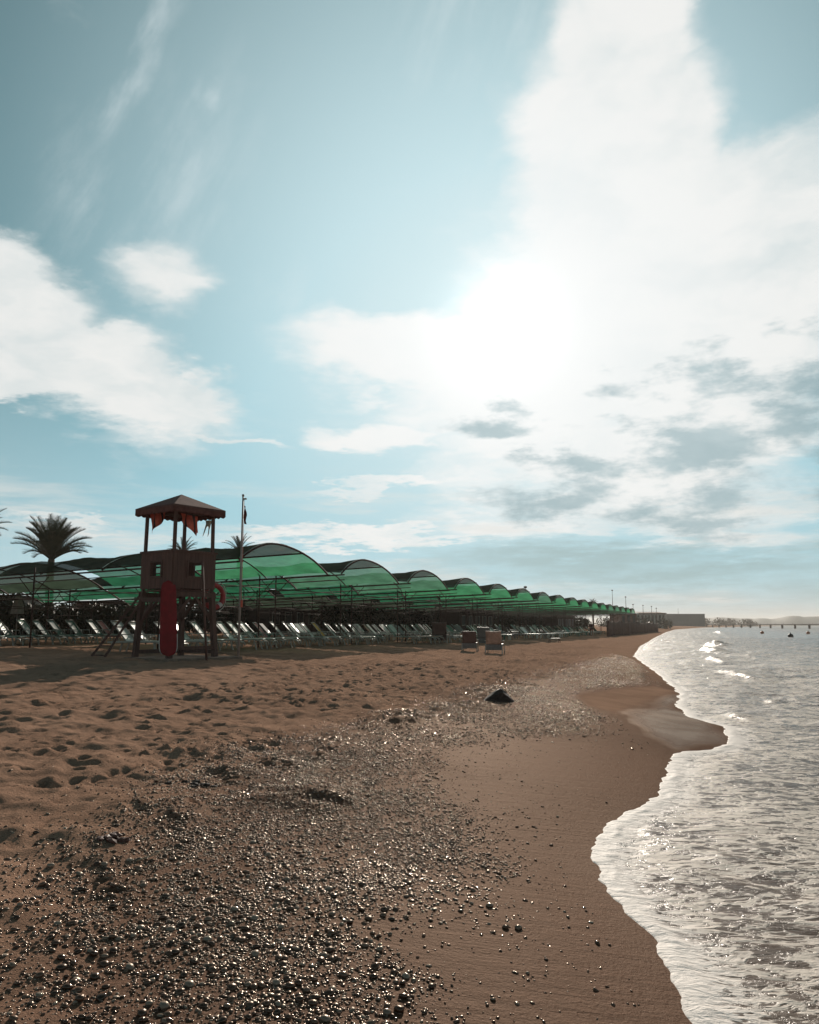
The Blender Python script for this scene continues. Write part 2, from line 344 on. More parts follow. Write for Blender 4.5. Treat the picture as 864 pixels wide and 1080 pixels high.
def pebble_material():
    m = bpy.data.materials.new('wet pebble'); m.use_nodes = True; T = NT(m.node_tree); b = T.n['Principled BSDF']
    t = T.node('ShaderNodeAttribute', attribute_name='tone').outputs['Fac']
    oi = T.node('ShaderNodeObjectInfo').outputs['Random']
    f = T.m('FRACT', T.m('ADD', t, oi))
    cr = T.node('ShaderNodeValToRGB', {0: f}); e = cr.color_ramp.elements
    e[0].color = (.045, .020, .012, 1); e[1].color = (.34, .26, .20, 1); e[1].position = 1.0
    for p, c in ((.45, (.095, .041, .024, 1)), (.78, (.175, .095, .062, 1))):
        x = e.new(p); x.color = c
    co = T.node('ShaderNodeTexCoord').outputs['Object']
    c = T.mix(T.step(T.noise(co, 60.0, 4, .6), .4, .7, 0, .5), cr.outputs[0], (.045, .026, .018)); T.n.remove(b)
    bp = T.node('ShaderNodeBump', {'Height': T.noise(co, 120.0, 3, .6), 'Strength': .15, 'Distance': .004})
    df = T.node('ShaderNodeBsdfDiffuse', {'Color': c, 'Normal': bp.outputs[0]})
    gl = T.node('ShaderNodeBsdfGlossy', {'Color': (1.0, .86, .74, 1), 'Roughness': T.m('ADD', .08, T.m('MULTIPLY', T.m('FRACT', T.m('MULTIPLY', f, 7.3)), .26)), 'Normal': bp.outputs[0]})
    fr = T.node('ShaderNodeFresnel', {'IOR': 1.25}).outputs[0]
    mx = T.node('ShaderNodeMixShader', {0: T.m('MINIMUM', T.m('ADD', .06, T.m('MULTIPLY', fr, .38)), .20), 1: df, 2: gl}); T.l.new(mx.outputs[0], T.n['Material Output'].inputs[0])
    return m

def leaf_material(name, c0, c1):
    m = bpy.data.materials.new(name); m.use_nodes = True; T = NT(m.node_tree); b = T.n['Principled BSDF']
    co = T.node('ShaderNodeTexCoord').outputs['Object']
    T.set(b.inputs['Base Color'], T.mix(T.step(T.noise(co, 1.4, 5, .65), .35, .65), c0, c1)); b.inputs['Roughness'].default_value = .6
    b.inputs['Specular IOR Level'].default_value = .25
    return m

M = dict(
    sand=sand_material(), sea=sea_material(), pebble=pebble_material(),
    tower=wood('dark brown timber', (.105, .046, .032)), tower2=wood('red-brown board', (.125, .052, .036)),
    felt=mat('brown roof felt', (.115, .045, .036), .85, .2, var=.3, bump=.4),
    red=mat('red board paint', (.21, .010, .012), .6, .2, var=.2), buoy=mat('red buoy plastic', (.36, .03, .03), .5),
    white=mat('worn white plastic', (.62, .60, .56), .5), rope=mat('pale rope', (.55, .52, .46), .9),
    flagred=mat('faded orange-red cloth', (.55, .12, .08), .85, .1, var=.25), flagdark=mat('dark stripe cloth', (.07, .03, .03), .85, .1),
    rag=mat('pale rag', (.32, .27, .20), .9, .1), flagmaroon=mat('maroon flag', (.085, .022, .020), .85, .1),
    pole=mat('grey painted steel', (.26, .22, .20), .5, .4, var=.2), steel=mat('rusty tube steel', (.070, .034, .026), .8, .15, var=.35), steelpale=mat('pale tube steel', (.42, .34, .30), .4, .5),
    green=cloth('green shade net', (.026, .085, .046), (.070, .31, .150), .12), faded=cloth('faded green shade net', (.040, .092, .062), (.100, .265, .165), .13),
    shadow_midgreen=cloth('green net with light painted shadow', (.012, .052, .030), (.028, .165, .085), .12), shadow_deepgreen=cloth('green net with painted shadow', (.045, .052, .036), (.050, .075, .050), .08),  # canopy shadow painted into both of these net colours
    plastic=mat('dull lounger frame', (.35, .31, .26), .5), textile=mat('pale lounger mesh with painted glare', (.66, .63, .54), .40, .8, var=.2), textgreen=mat('green lounger mesh', (.028, .13, .075), .36, .7, var=.25),  # sun and sky glare put into the pale mesh's base colour
    orange=mat('orange lounger mesh', (.48, .20, .10), .5, .4), tan=mat('tan lounger mesh', (.46, .27, .20), .6, .3), grey=mat('grey lounger mesh', (.16, .14, .13), .5, .4), brown=mat('brown lounger mesh', (.10, .052, .042), .6, .3),
    pinktowel=mat('pink towel', (.46, .20, .18), .9, .1), towel=mat('yellow towel', (.50, .28, .08), .9, .1),
    leafdark=leaf_material('dark hedge leaf', (.026, .020, .011), (.062, .044, .022)), leafpalm=leaf_material('palm leaf', (.045, .050, .025), (.085, .085, .045)), leafmid=leaf_material('olive leaf', (.036, .032, .014), (.082, .066, .030)),
    bark=mat('palm bark', (.10, .065, .045), .9, .1, bump=.6), wall=mat('dull white wall', (.40, .36, .32), .8, .2), brownwall=mat('brown hut wall', (.075, .042, .032), .85, .2), roofwhite=mat('pale roof sheet', (.60, .62, .58), .6),
    reed=mat('brown reed screen', (.13, .070, .050), .9, .1, var=.4, scale=3, bump=.5), dark=mat('dark opening', (.02, .016, .014), .6),
    concrete=mat('sandy concrete', (.24, .16, .12), .9, .2, bump=.3), rock=mat('dark brown rock', (.035, .020, .015), .8, .25, bump=.8, bscale=14), hill=leaf_material('far hill', (.035, .045, .032), (.070, .075, .055)),
    grey_build=mat('grey far building', (.10, .11, .11), .8, .2), pier=mat('weathered pier timber', (.10, .080, .065), .85, .2), black=mat('black buoy plastic', (.02, .02, .02), .5), orangebuoy=mat('orange buoy plastic', (.60, .18, .08), .5),
    skin=mat('tanned skin', (.30, .15, .10), .6), darkcloth=mat('dark red clothes', (.09, .020, .022), .9, .1), hair=mat('dark hair', (.02, .014, .012), .7), weed=mat('brown seaweed', (.10, .035, .022), .6), twig=mat('bleached twig', (.42, .30, .20), .8),
)

# ------------------------------------------------------------------ object helpers
def link(name, me, material, parent=None):
    o = bpy.data.objects.new(name, me); C.objects.link(o)
    if material is not None:
        for x in (material if isinstance(material, (list, tuple)) else [material]): me.materials.append(x)
    if parent is not None: o.parent = parent
    return o
def empty(name, loc, rz=0.0):
    o = bpy.data.objects.new(name, None); C.objects.link(o); o.location = loc; o.rotation_euler = (0, 0, rz); o.empty_display_size = .2; return o
def tag(o, label=None, cat=None, group=None, kind=None):
    if label: o['label'] = label
    if cat: o['category'] = cat
    if group: o['group'] = group
    if kind: o['kind'] = kind
    return o
class MB:
    """collects shapes, then becomes ONE mesh object"""
    def __init__(s): s.v = []; s.f = []; s.sm = []; s.mi = []
    def add(s, vs, fs, smooth=False, mi=0):
        k = len(s.v); s.v += [tuple(p) for p in vs]; s.f += [tuple(i + k for i in f) for f in fs]; s.sm += [smooth] * len(fs); s.mi += [mi] * len(fs); return s
    def box(s, c, d, rot=None, mi=0, taper=1.0):
        x, y, z = (q / 2 for q in d); vs = [Vector((a * x * (taper if e > 0 else 1), b * y * (taper if e > 0 else 1), e * z)) for e in (-1, 1) for a, b in ((-1, -1), (1, -1), (1, 1), (-1, 1))]
        if rot is not None: vs = [rot @ p for p in vs]
        c = Vector(c); return s.add([p + c for p in vs], [(3, 2, 1, 0), (4, 5, 6, 7), (0, 1, 5, 4), (1, 2, 6, 5), (2, 3, 7, 6), (3, 0, 4, 7)], mi=mi)
    def tube(s, pts, r, n=6, r2=None, smooth=True, mi=0):
        pts = [Vector(p) for p in pts]; rings = []
        for i, p in enumerate(pts):
            t = (pts[min(i + 1, len(pts) - 1)] - pts[max(i - 1, 0)]).normalized()
            a = t.cross(Vector((0, 0, 1)) if abs(t.z) < .9 else Vector((0, 1, 0))).normalized(); b = t.cross(a)
            rr = r if r2 is None else r + (r2 - r) * i / (len(pts) - 1)
            rings.append([p + (a * math.cos(2 * math.pi * k / n) + b * math.sin(2 * math.pi * k / n)) * rr for k in range(n)])
        vs = [p for g in rings for p in g]; fs = []
        for i in range(len(pts) - 1):
            for k in range(n): fs.append((i * n + k, i * n + (k + 1) % n, (i + 1) * n + (k + 1) % n, (i + 1) * n + k))
        fs.append(tuple(range(n))[::-1]); fs.append(tuple((len(pts) - 1) * n + k for k in range(n)))
        return s.add(vs, fs, smooth, mi)
    def beam(s, a, b, w, h, mi=0):
        a = Vector(a); b = Vector(b); d = b - a; L = d.length; z = d.normalized()
        x = z.cross(Vector((0, 0, 1)) if abs(z.z) < .95 else Vector((0, 1, 0))).normalized(); y = z.cross(x)
        rot = Matrix((x, y, z)).transposed(); return s.box((a + b) / 2, (w, h, L), rot, mi)
    def sheet(s, P, th=.0, mi=0):
        """grid of points P[i][j]; th > 0 gives it thickness (downwards)"""
        n, m_ = len(P), len(P[0]); vs = [p for row in P for p in row]
        fs = [(i * m_ + j, (i + 1) * m_ + j, (i + 1) * m_ + j + 1, i * m_ + j + 1) for i in range(n - 1) for j in range(m_ - 1)]
        s.add(vs, fs, True, mi); return s
    def build(s, name, material, parent=None, loc=None, rz=0.0):
        me = bpy.data.meshes.new(name); me.from_pydata(s.v, [], s.f); me.polygons.foreach_set('use_smooth', s.sm); me.polygons.foreach_set('material_index', s.mi)
        bm = bmesh.new(); bm.from_mesh(me); bmesh.ops.recalc_face_normals(bm, faces=bm.faces); bm.to_mesh(me); bm.free(); me.update()
        o = link(name, me, material, parent)
        if loc is not None: o.location = loc; o.rotation_euler = (0, 0, rz)
        return o
def thicken(o, t):
    md = o.modifiers.new('thickness', 'SOLIDIFY'); md.thickness = t; md.offset = 0; return o
KIDS = {}
def copy_tree(o, parent=None):
    c = o.copy(); C.objects.link(c)
    if parent is not None: c.parent = parent
    for ch in KIDS.get(o.name) or [x for x in o.children]:
        copy_tree(ch, c)
    return c

# ------------------------------------------------------------------ the beach
us = graded([(-1.5, 2.5, .25), (2.5, 10, .035), (10, 25, .065), (25, 60, .2), (60, 140, .8)]) + geo(140, 6000, 90)
us = [-2500, -600, -150, -40, -10, -4] + us
vs_ = graded([(-60, -22, .5), (-22, -10, .075), (-10, 2.2, .038), (2.2, 6, .3)])
vs_ = [-4000, -1500, -600, -250, -120, -80] + vs_ + [10, 20, 50, 150, 600, 2000, 6000]
GU = np.array(us); GV = np.array(vs_)
U, V = np.meshgrid(GU, GV)
W = shore(U) - V
GZ = base_z(U, V)
peb = inside(PEBBLE_A, U, V); smo = inside(SMOOTH, U, V); she = inside(SHEEN, U, V)
nearmask = np.clip((160 - U) / 60, 0, 1) * np.clip((U + 3) / 2, 0, 1)
dryness = np.clip((W - 2.2 - 1.0 * fbm(U * .35, V * .35, 5) + np.clip(-peb, -3, 3) * .6) / 2.2, 0, 1)
landf = np.clip(W / 1.0, 0, 1)
GZ = GZ + nearmask * landf * (.055 * fbm(U * .28, V * .5, 3, 3) * np.clip(W / 6, .15, 1))
# trampled dry sand: soft mounds and hollows
tr = fbm(U * 1.5, V * 1.9, 21, 4, .55); tr2 = fbm(U * 4.2, V * 4.6, 31, 3)
GZ = GZ + nearmask * dryness * (.060 * tr + .036 * tr2 + .014 * fbm(U * 9, V * 9, 37, 2))
# low ridge of disturbed sand beside the pebbles
for (px, py, ru, rv, h) in ((330, 842, .5, .45, .10), (150, 858, .7, .35, .09), (420, 760, 1.2, .6, .10), (560, 700, 4.0, 1.4, .14), (120, 800, .9, .5, .06), (600, 690, 6, 1.2, .12)):
    cu, cv = ground_hit(px, py); e = ((U - cu) / ru) ** 2 + ((V - cv) / rv) ** 2
    GZ = GZ + h * np.exp(-e) * (.5 + .9 * (vnoise(U * 5, V * 5, 77)))
# footprints: hollows with pushed-up rims
def stamp(cu, cv, a, L, Wd, dep, rimk=.45):
    rad = L * 1.8
    i0, i1 = np.searchsorted(GU, [cu - rad, cu + rad]); j0, j1 = np.searchsorted(GV, [cv - rad, cv + rad])
    if i1 - i0 < 2 or j1 - j0 < 2: return
    uu = U[j0:j1, i0:i1] - cu; vv = V[j0:j1, i0:i1] - cv
    p = uu * math.cos(a) + vv * math.sin(a); q = -uu * math.sin(a) + vv * math.cos(a)
    e = np.sqrt((p / L) ** 2 + (q / Wd) ** 2)
    GZ[j0:j1, i0:i1] += -dep * np.exp(-(e / .62) ** 4) + dep * rimk * np.exp(-((e - 1.05) / .28) ** 2) * (.5 + .5 * np.sign(p) * .6)
n = 0
while n < 9500:
    cu = random.uniform(4, 46) if random.random() < .75 else random.uniform(10, 70); w = random.uniform(2.6, 19); cv = float(shore(np.array(cu))) - w
    j = min(len(GV) - 1, np.searchsorted(GV, cv)); i = min(len(GU) - 1, np.searchsorted(GU, cu))
    n += 1
    if dryness[j, i] < .35 or float(vnoise(np.array(cu * .45), np.array(cv * .6), 19)) < .42: continue
    stamp(cu, cv, random.choice((0, .1, -.2, 1.3, .5)) + random.gauss(0, .35), random.uniform(.07, .17), random.uniform(.045, .085), random.uniform(.02, .065))
for k in range(9):                                            # walkers' trails
    cu, w, a = random.uniform(4, 14), random.uniform(4, 14), random.gauss(.0, .35)
    for s in range(40):
        cu += .62 * math.cos(a); w += -.62 * math.sin(a) * .5; a += random.gauss(0, .05); side = .09 * (-1) ** s
        cv = float(shore(np.array(cu))) - w + side
        if w > 3.6: stamp(cu, cv, a, .15, .06, .05)
for (pa, pb) in (((-20, 752), (440, 716)), ((-20, 775), (300, 742)), ((30, 792), (420, 728)), ((-30, 905), (150, 800)), ((150, 716), (560, 692))):
    a_, b_ = np.array(ground_hit(*pa)), np.array(ground_hit(*pb)); L = np.hypot(*(b_ - a_)); th = math.atan2(*(b_ - a_)[::-1])
    for f in np.arange(0, 1, .13 / L):
        p = a_ + (b_ - a_) * f
        if random.random() < .8: stamp(p[0], p[1] + .15 * math.sin(f * 9), th, .14, .06, .022 * random.uniform(.5, 1.4), .5)
wet = np.clip(1.0 - dryness, 0, 1) * np.clip(1.1 - np.clip(U - 12, 0, 30) / 34, .22, 1)  # far damp toned down: glare lightness painted into the sand colour
tan_ = np.clip((inside(TANPATCH, U, V) + .25) / .5, 0, 1); wet = wet * (1 - .75 * tan_)
sheen = np.clip((she + .35 + .25 * fbm(U * 1.2, V * 2, 16)) / .9, 0, 1) * 1.0
sheen = np.maximum(sheen, np.clip(1 - (W + .15 * fbm(U * 2, V * 2, 9)) / .45, 0, 1) * .32)
sheen = np.maximum(sheen, np.clip((smo + .9 + .5 * fbm(U * .9, V * 1.2, 15)) / 2.4, 0, 1) * .05)
SX, SY = uv_xy(U, V)
sand = link('beach_sand', grid_mesh('beach_sand', SX, SY, GZ, {'wet': wet, 'sheen': sheen}), M['sand']); tag(sand, kind='structure')
sand['label'] = 'brown sandy beach with footprints and damp patches'
def ground(u, v):
    u = np.asarray(u, float); v = np.asarray(v, float)
    i = np.clip(np.searchsorted(GU, u) - 1, 0, len(GU) - 2); j = np.clip(np.searchsorted(GV, v) - 1, 0, len(GV) - 2)
    a = (u - GU[i]) / (GU[i + 1] - GU[i]); b = (v - GV[j]) / (GV[j + 1] - GV[j])
    return (GZ[j, i] * (1 - a) + GZ[j, i + 1] * a) * (1 - b) + (GZ[j + 1, i] * (1 - a) + GZ[j + 1, i + 1] * a) * b
def gz(x, y): u, v = xy_uv(x, y); return float(ground(u, v))
def at(px, py):
    """the ground point the pixel of the photograph shows"""
    u, v = ground_hit(px, py); x, y = uv_xy(u, v); return Vector((x, y, gz(x, y)))
def at_depth(px, y):
    x = (px - 432) / FPX * y * (math.cos(PITCH)); return Vector((x, y, gz(x, y)))

# ------------------------------------------------------------------ the sea
SU = np.array([-40, -20, -10, -4] + graded([(-2, 3, .2), (3, 13, .034), (13, 40, .11), (40, 130, .45)]) + geo(130, 6000, 80))
SS = np.array(graded([(0, .5, .014), (.5, 8, .05), (8, 20, .12), (20, 60, .4)]) + geo(60, 6000, 60))
U2, S2 = np.meshgrid(SU, SS)
ed = .10 * fbm(U2 * 1.1, U2 * 0 + 3.1, 41, 3) + .055 * fbm(U2 * 4.5, U2 * 0 + 9.1, 43, 3, .6) * np.clip((60 - U2) / 30, 0, 1)
ed = ed * np.clip((U2 - 1) / 3, 0, 1)
VV = shore(U2) + ed + S2
terr = base_z(U2, VV)
film = .004 + .013 * (1 - np.exp(-S2 / .12))
rim = .009 * np.exp(-((S2 - .08 - .07 * vnoise(U2 * 2.2, U2 * 0, 51)) / (.03 + .05 * vnoise(U2 * 3.1, U2 * 0, 53))) ** 2) * (.05 + 1.1 * vnoise(U2 * 6, S2 * 8, 52) * vnoise(U2 * 1.3, U2 * 0, 54) * 1.6) * np.clip((90 - U2) / 40, .0, 1)
amp = np.clip(S2 / 2.2, 0, 1) * (.45 + .55 * np.clip(S2 / 25, 0, 1))
wav = 0
for (L, dg, a, sd) in ((7.5, 6, .060, 1), (4.2, -14, .040, 2), (2.3, 18, .036, 3), (1.35, -8, .030, 4), (.8, 30, .018, 5), (.62, -35, .014, 6)):
    th = R(dg); ph = 2 * np.pi / L * (VV * math.cos(th) + U2 * math.sin(th) + 1.2 * fbm(U2 * .22 / max(L, 1) * 3, VV * .3, 60 + sd, 2))
    c = np.sin(ph); wav = wav + a * (c * .6 + .4 * (1 - 2 * np.abs(np.sin(ph / 2)))) * np.clip(.4 + 1.3 * (vnoise(U2 * .5 / L * 2, VV * .8 / L * 2, 80 + sd)), 0, 1.6)
fade = np.clip(1.2 - np.hypot(U2, VV) / 900, .25, 1)
wav = wav * amp * fade + .020 * fbm(U2 * 1.6, VV * 2.2, 91, 4) * np.clip(S2 / .8, 0, 1)
foam = np.zeros_like(U2)
brk = 0
for (bu, bs, lu, ls, h) in ((80, 6.4, 6.0, .55, .50), (64, 5.2, 5.0, .45, .30), (48, 4.2, 5.0, .35, .20), (33, 3.1, 3.0, .30, .13), (18.2, 1.0, .9, .14, .06), (22.5, 2.2, 1.4, .16, .07), (200, 12, 24, 1.0, .5), (12, 2.4, 2.2, .2, .045), (9.2, 3.4, 2.6, .22, .05)):
    c = bs + .5 * ls * 2.2 * fbm(U2 * 3 / lu, U2 * 0 + bu, 95, 3); e = np.exp(-np.abs((U2 - bu) / lu) ** 2.4)
    q = (S2 - c) / ls; g = np.where(q < 0, np.exp(-(q * 1.5) ** 2), np.exp(-(q / 2.2) ** 2)) * e
    brk = brk + h * .75 * g * (.55 + .9 * vnoise(U2 * 9 / lu, S2 * 2, 97)); foam = np.maximum(foam, np.clip(1.25 * e * np.exp(-np.where(q < 0, (q / 1.6) ** 2, (q / 1.1) ** 2)) - .45 + 1.1 * fbm(U2 * 1.6, S2 * 3, 98, 4), 0, 1))
lvl = np.clip(.0 + wav + brk, -1, 2)
ZS = np.maximum(terr + film, lvl) + rim
ZS = np.where(S2 <= 0.0, terr - .004, ZS)
X2, Y2 = uv_xy(U2, VV)
sea = link('sea_water', grid_mesh('sea_water', X2, Y2, ZS, {'seaward': S2, 'foam': foam}), M['sea']); tag(sea, kind='structure')
sea['label'] = 'shallow foamy sea washing onto the beach'

# ------------------------------------------------------------------ pebbles
def ico(sub):
    bm = bmesh.new(); bmesh.ops.create_icosphere(bm, subdivisions=sub, radius=1.0)
    v = np.array([q.co[:] for q in bm.verts]); f = np.array([[x.index for x in q.verts] for q in bm.faces]); bm.free(); return v, f
def pebble_field(u, v, size, base, lump):
    n = len(u); bv, bf = base; k = len(bv)
    yaw = RNG.uniform(0, 2 * np.pi, n); sx = size * RNG.uniform(.85, 1.25, n); sy = size * RNG.uniform(.55, 1.0, n); sz = size * RNG.uniform(.26, .62, n)
    P = bv[None] * np.stack([sx, sy, sz], -1)[:, None, :]
    if lump: P = P * (1 + lump * RNG.standard_normal((n, k, 1)))
    else:                                     # river-worn, lopsided outlines
        for q in range(3):
            w_ = RNG.normal(0, 1.5 + q, (n, 1, 3)); P = P * (1 + (.13 / (1 + q * .6)) * np.sin((bv[None] * w_).sum(-1, keepdims=True) + RNG.uniform(0, 6, (n, 1, 1))))
    tl = RNG.normal(0, .22, n)
    c, s = np.cos(tl)[:, None], np.sin(tl)[:, None]; x, z = P[..., 0] * c - P[..., 2] * s, P[..., 0] * s + P[..., 2] * c
    c, s = np.cos(yaw)[:, None], np.sin(yaw)[:, None]; X, Y = x * c - P[..., 1] * s, x * s + P[..., 1] * c
    gx, gy = uv_xy(u, v); g = ground(u, v)
    co = np.stack([X + gx[:, None], Y + gy[:, None], z + (g + sz * .32)[:, None]], -1).reshape(-1, 3)
    f = (bf[None] + (np.arange(n) * k)[:, None, None]).reshape(-1, 3)
    tone = np.repeat(RNG.random(n), k)
    return co, f, tone
def scatter(n, u0, u1, v0, v1, keep):
    u = RNG.uniform(u0, u1, n); v = RNG.uniform(v0, v1, n); k = RNG.random(n) < keep(u, v); return u[k], v[k]
def dens(u, v):
    d = inside(PEBBLE_A, u, v) + .35 * fbm(u * 1.1, v * 1.1, 71, 3); w = shore(u) - v
    cl = np.clip(.72 + .75 * fbm(u * 1.3, v * 2.2, 73, 4) + .5 * fbm(u * 7, v * 9, 74, 2), .10, 1)
    core = np.clip((d + .15) / .9, 0, 1) * cl
    hal = np.exp(-np.clip(-d, 0, 9) / .55) * .07 * cl
    return np.where((w > .25) & (inside(SHEEN, u, v) < -.1) & (inside(TANPATCH, u, v) < -.05), np.maximum(core, hal), 0)
def size_of(n, k=1.0): return np.clip(np.exp(RNG.normal(math.log(.0064 * k), .50, n)), .0034 * k, .024 * k)
ico1, ico2 = ico(1), ico(2)
octv = (np.array([[1, 0, 0], [-1, 0, 0], [0, 1, 0], [0, -1, 0], [0, 0, 1], [0, 0, -1.]]), np.array([[0, 2, 4], [2, 1, 4], [1, 3, 4], [3, 0, 4], [2, 0, 5], [1, 2, 5], [3, 1, 5], [0, 3, 5]]))
def in_view(u, v):
    x, y = uv_xy(u, v); return (np.abs(x) < y * .56 + .6) & (y > 3.0)
fields = []
for (n, u0, u1, v0, v1, base, lump, k) in ((105000, 2.4, 5.6, -5.5, .2, ico2, .0, 1.0), (150000, 5.6, 9.5, -6.5, .2, ico1, .06, 1.0), (330000, 9.5, 20, -12, -.3, octv, .12, 1.25), (330000, 20, 62, -16, -1, octv, .12, 1.9)):
    u, v = scatter(n, u0, u1, v0, v1, dens); q = in_view(u, v); u, v = u[q], v[q]
    fields.append((u, v, size_of(len(u), k), base, lump))
# a few grains strewn over the bare damp sand
u, v = scatter(800, 3, 16, -4, -.2, lambda u, v: np.where((shore(u) - v > .12) & (inside(SHEEN, u, v) < -.3), .25, 0.0)); q = in_view(u, v)
fields.append((u[q], v[q], size_of(q.sum(), .75), ico1, .05))
# the 300 that show largest become things of their own
allu = np.concatenate([f[0] for f in fields]); allv = np.concatenate([f[1] for f in fields]); alls = np.concatenate([f[2] for f in fields])
ax_, ay_ = uv_xy(allu, allv); shown = np.where(np.abs(ax_) < ay_ * .505, alls / ay_, 0); big = set(np.argsort(-shown)[:300].tolist())
cos, fcs, tns, off, idx = [], [], [], 0, 0
singles = []
for (u, v, s, base, lump) in fields:
    keep = np.array([(idx + i) not in big for i in range(len(u))], bool); idx += len(u)
    for a, b, c in zip(u[~keep], v[~keep], s[~keep]): singles.append((a, b, c))
    co, f, t = pebble_field(u[keep], v[keep], s[keep], base, lump); cos.append(co); fcs.append(f + off); tns.append(t); off += len(co)
sh = link('shingle', raw_mesh('shingle', np.concatenate(cos), np.concatenate(fcs), {'tone': np.concatenate(tns)}), M['pebble'])
tag(sh, 'spread of small dark wet pebbles glinting on the damp sand', 'pebbles', kind='stuff')
pm = []
for k in range(8):
    v, f = ico2; rr = np.random.default_rng(k + 40)
    nv = v * np.array([1.1, rr.uniform(.7, .95), rr.uniform(.5, .72)]); nv = nv * (1 + .10 * np.sin(v @ rr.normal(0, 2.0, (3, 1)) + k))
    me = raw_mesh('pebble', nv, f, {'tone': np.full(len(nv), 0.0)}); me.materials.append(M['pebble']); pm.append(me)
for i, (a, b, c) in enumerate(singles):
    o = bpy.data.objects.new('pebble', pm[i % 8]); C.objects.link(o); x, y = uv_xy(a, b)
    o.location = (x, y, float(ground(a, b)) + c * .3); o.scale = (c, c, c); o.rotation_euler = (random.gauss(0, .15), random.gauss(0, .15), random.uniform(0, 6.28))
    tag(o, 'larger rounded wet pebble lying among the shingle near the bottom edge of the beach', 'pebble', 'larger pebbles among the near shingle')
# far sparkle and clutter are part of the same shingle; weed and a twig lie on it
def lumps(name, px, py, n, rad, sz, material, label, cat):
    b = MB(); c = at(px, py); vv, ff = ico1
    for i in range(n):
        p = Vector((random.gauss(0, rad), random.gauss(0, rad * .6), 0)); s = sz * random.uniform(.5, 1.2)
        rot = Matrix.Rotation(random.uniform(0, 6.28), 3, 'Z') @ Matrix.Rotation(random.gauss(0, .4), 3, 'X')
        b.add([rot @ Vector((q[0] * s * 1.6, q[1] * s * .8, q[2] * s * .5)) * (1 + random.gauss(0, .12)) + p + Vector((0, 0, gz(c.x + p.x, c.y + p.y) - c.z + s * .25)) for q in vv], [tuple(int(k) for k in f) for f in ff], False)
    return tag(b.build(name, material, None, c), label, cat)
lumps('seaweed_clump', 122, 889, 16, .06, .030, M['weed'], 'small red-brown seaweed clump at the upper edge of the near shingle', 'seaweed')
lumps('seaweed_clump', 205, 829, 14, .10, .035, M['rock'], 'dark seaweed clump on churned sand above the shingle', 'seaweed')
c = at(158, 907); tb = MB().tube([(-.07, -.05, .02), (-.02, 0, .03), (.03, .05, .035), (.06, .08, .06)], .006, 6, .003).tube([(0, .02, .03), (.01, .06, .05)], .004, 5, .002)
tag(tb.build('twig', M['twig'], None, c), 'short pale forked twig lying on the near shingle', 'twig')

# ------------------------------------------------------------------ lone rock on the shingle
def make_rock():
    c = at(525, 739); bm = bmesh.new(); bmesh.ops.create_icosphere(bm, subdivisions=4, radius=1.0)
    D = (c.xy.length) / FPX
    for v in bm.verts:
        p = v.co.copy(); n = float(fbm(np.array(p.x * 1.6 + 3), np.array(p.y * 1.6 + p.z * 2), 5, 4)) * .25
        x, y, z = p * (1 + n)
        h = max(0, z)
        hh = 1.05 * max(0.0, 1 - abs(x - .25) * (.72 if x < .25 else 1.0)) ** .8
        v.co = .9 * Vector((x * 16.5 * D * 1.02, y * 13 * D, (hh * (h ** .6) * 13.5 * D) if z > 0 else z * .05))
    me = bpy.data.meshes.new('rock'); bm.to_mesh(me); bm.free(); me.polygons.foreach_set('use_smooth', [False] * len(me.polygons))
    o = link('rock', me, M['rock']); o.location = c - Vector((0, 0, .01)); tag(o, 'lone dark peaked rock on the shingle below the beach chairs', 'rock')
make_rock()

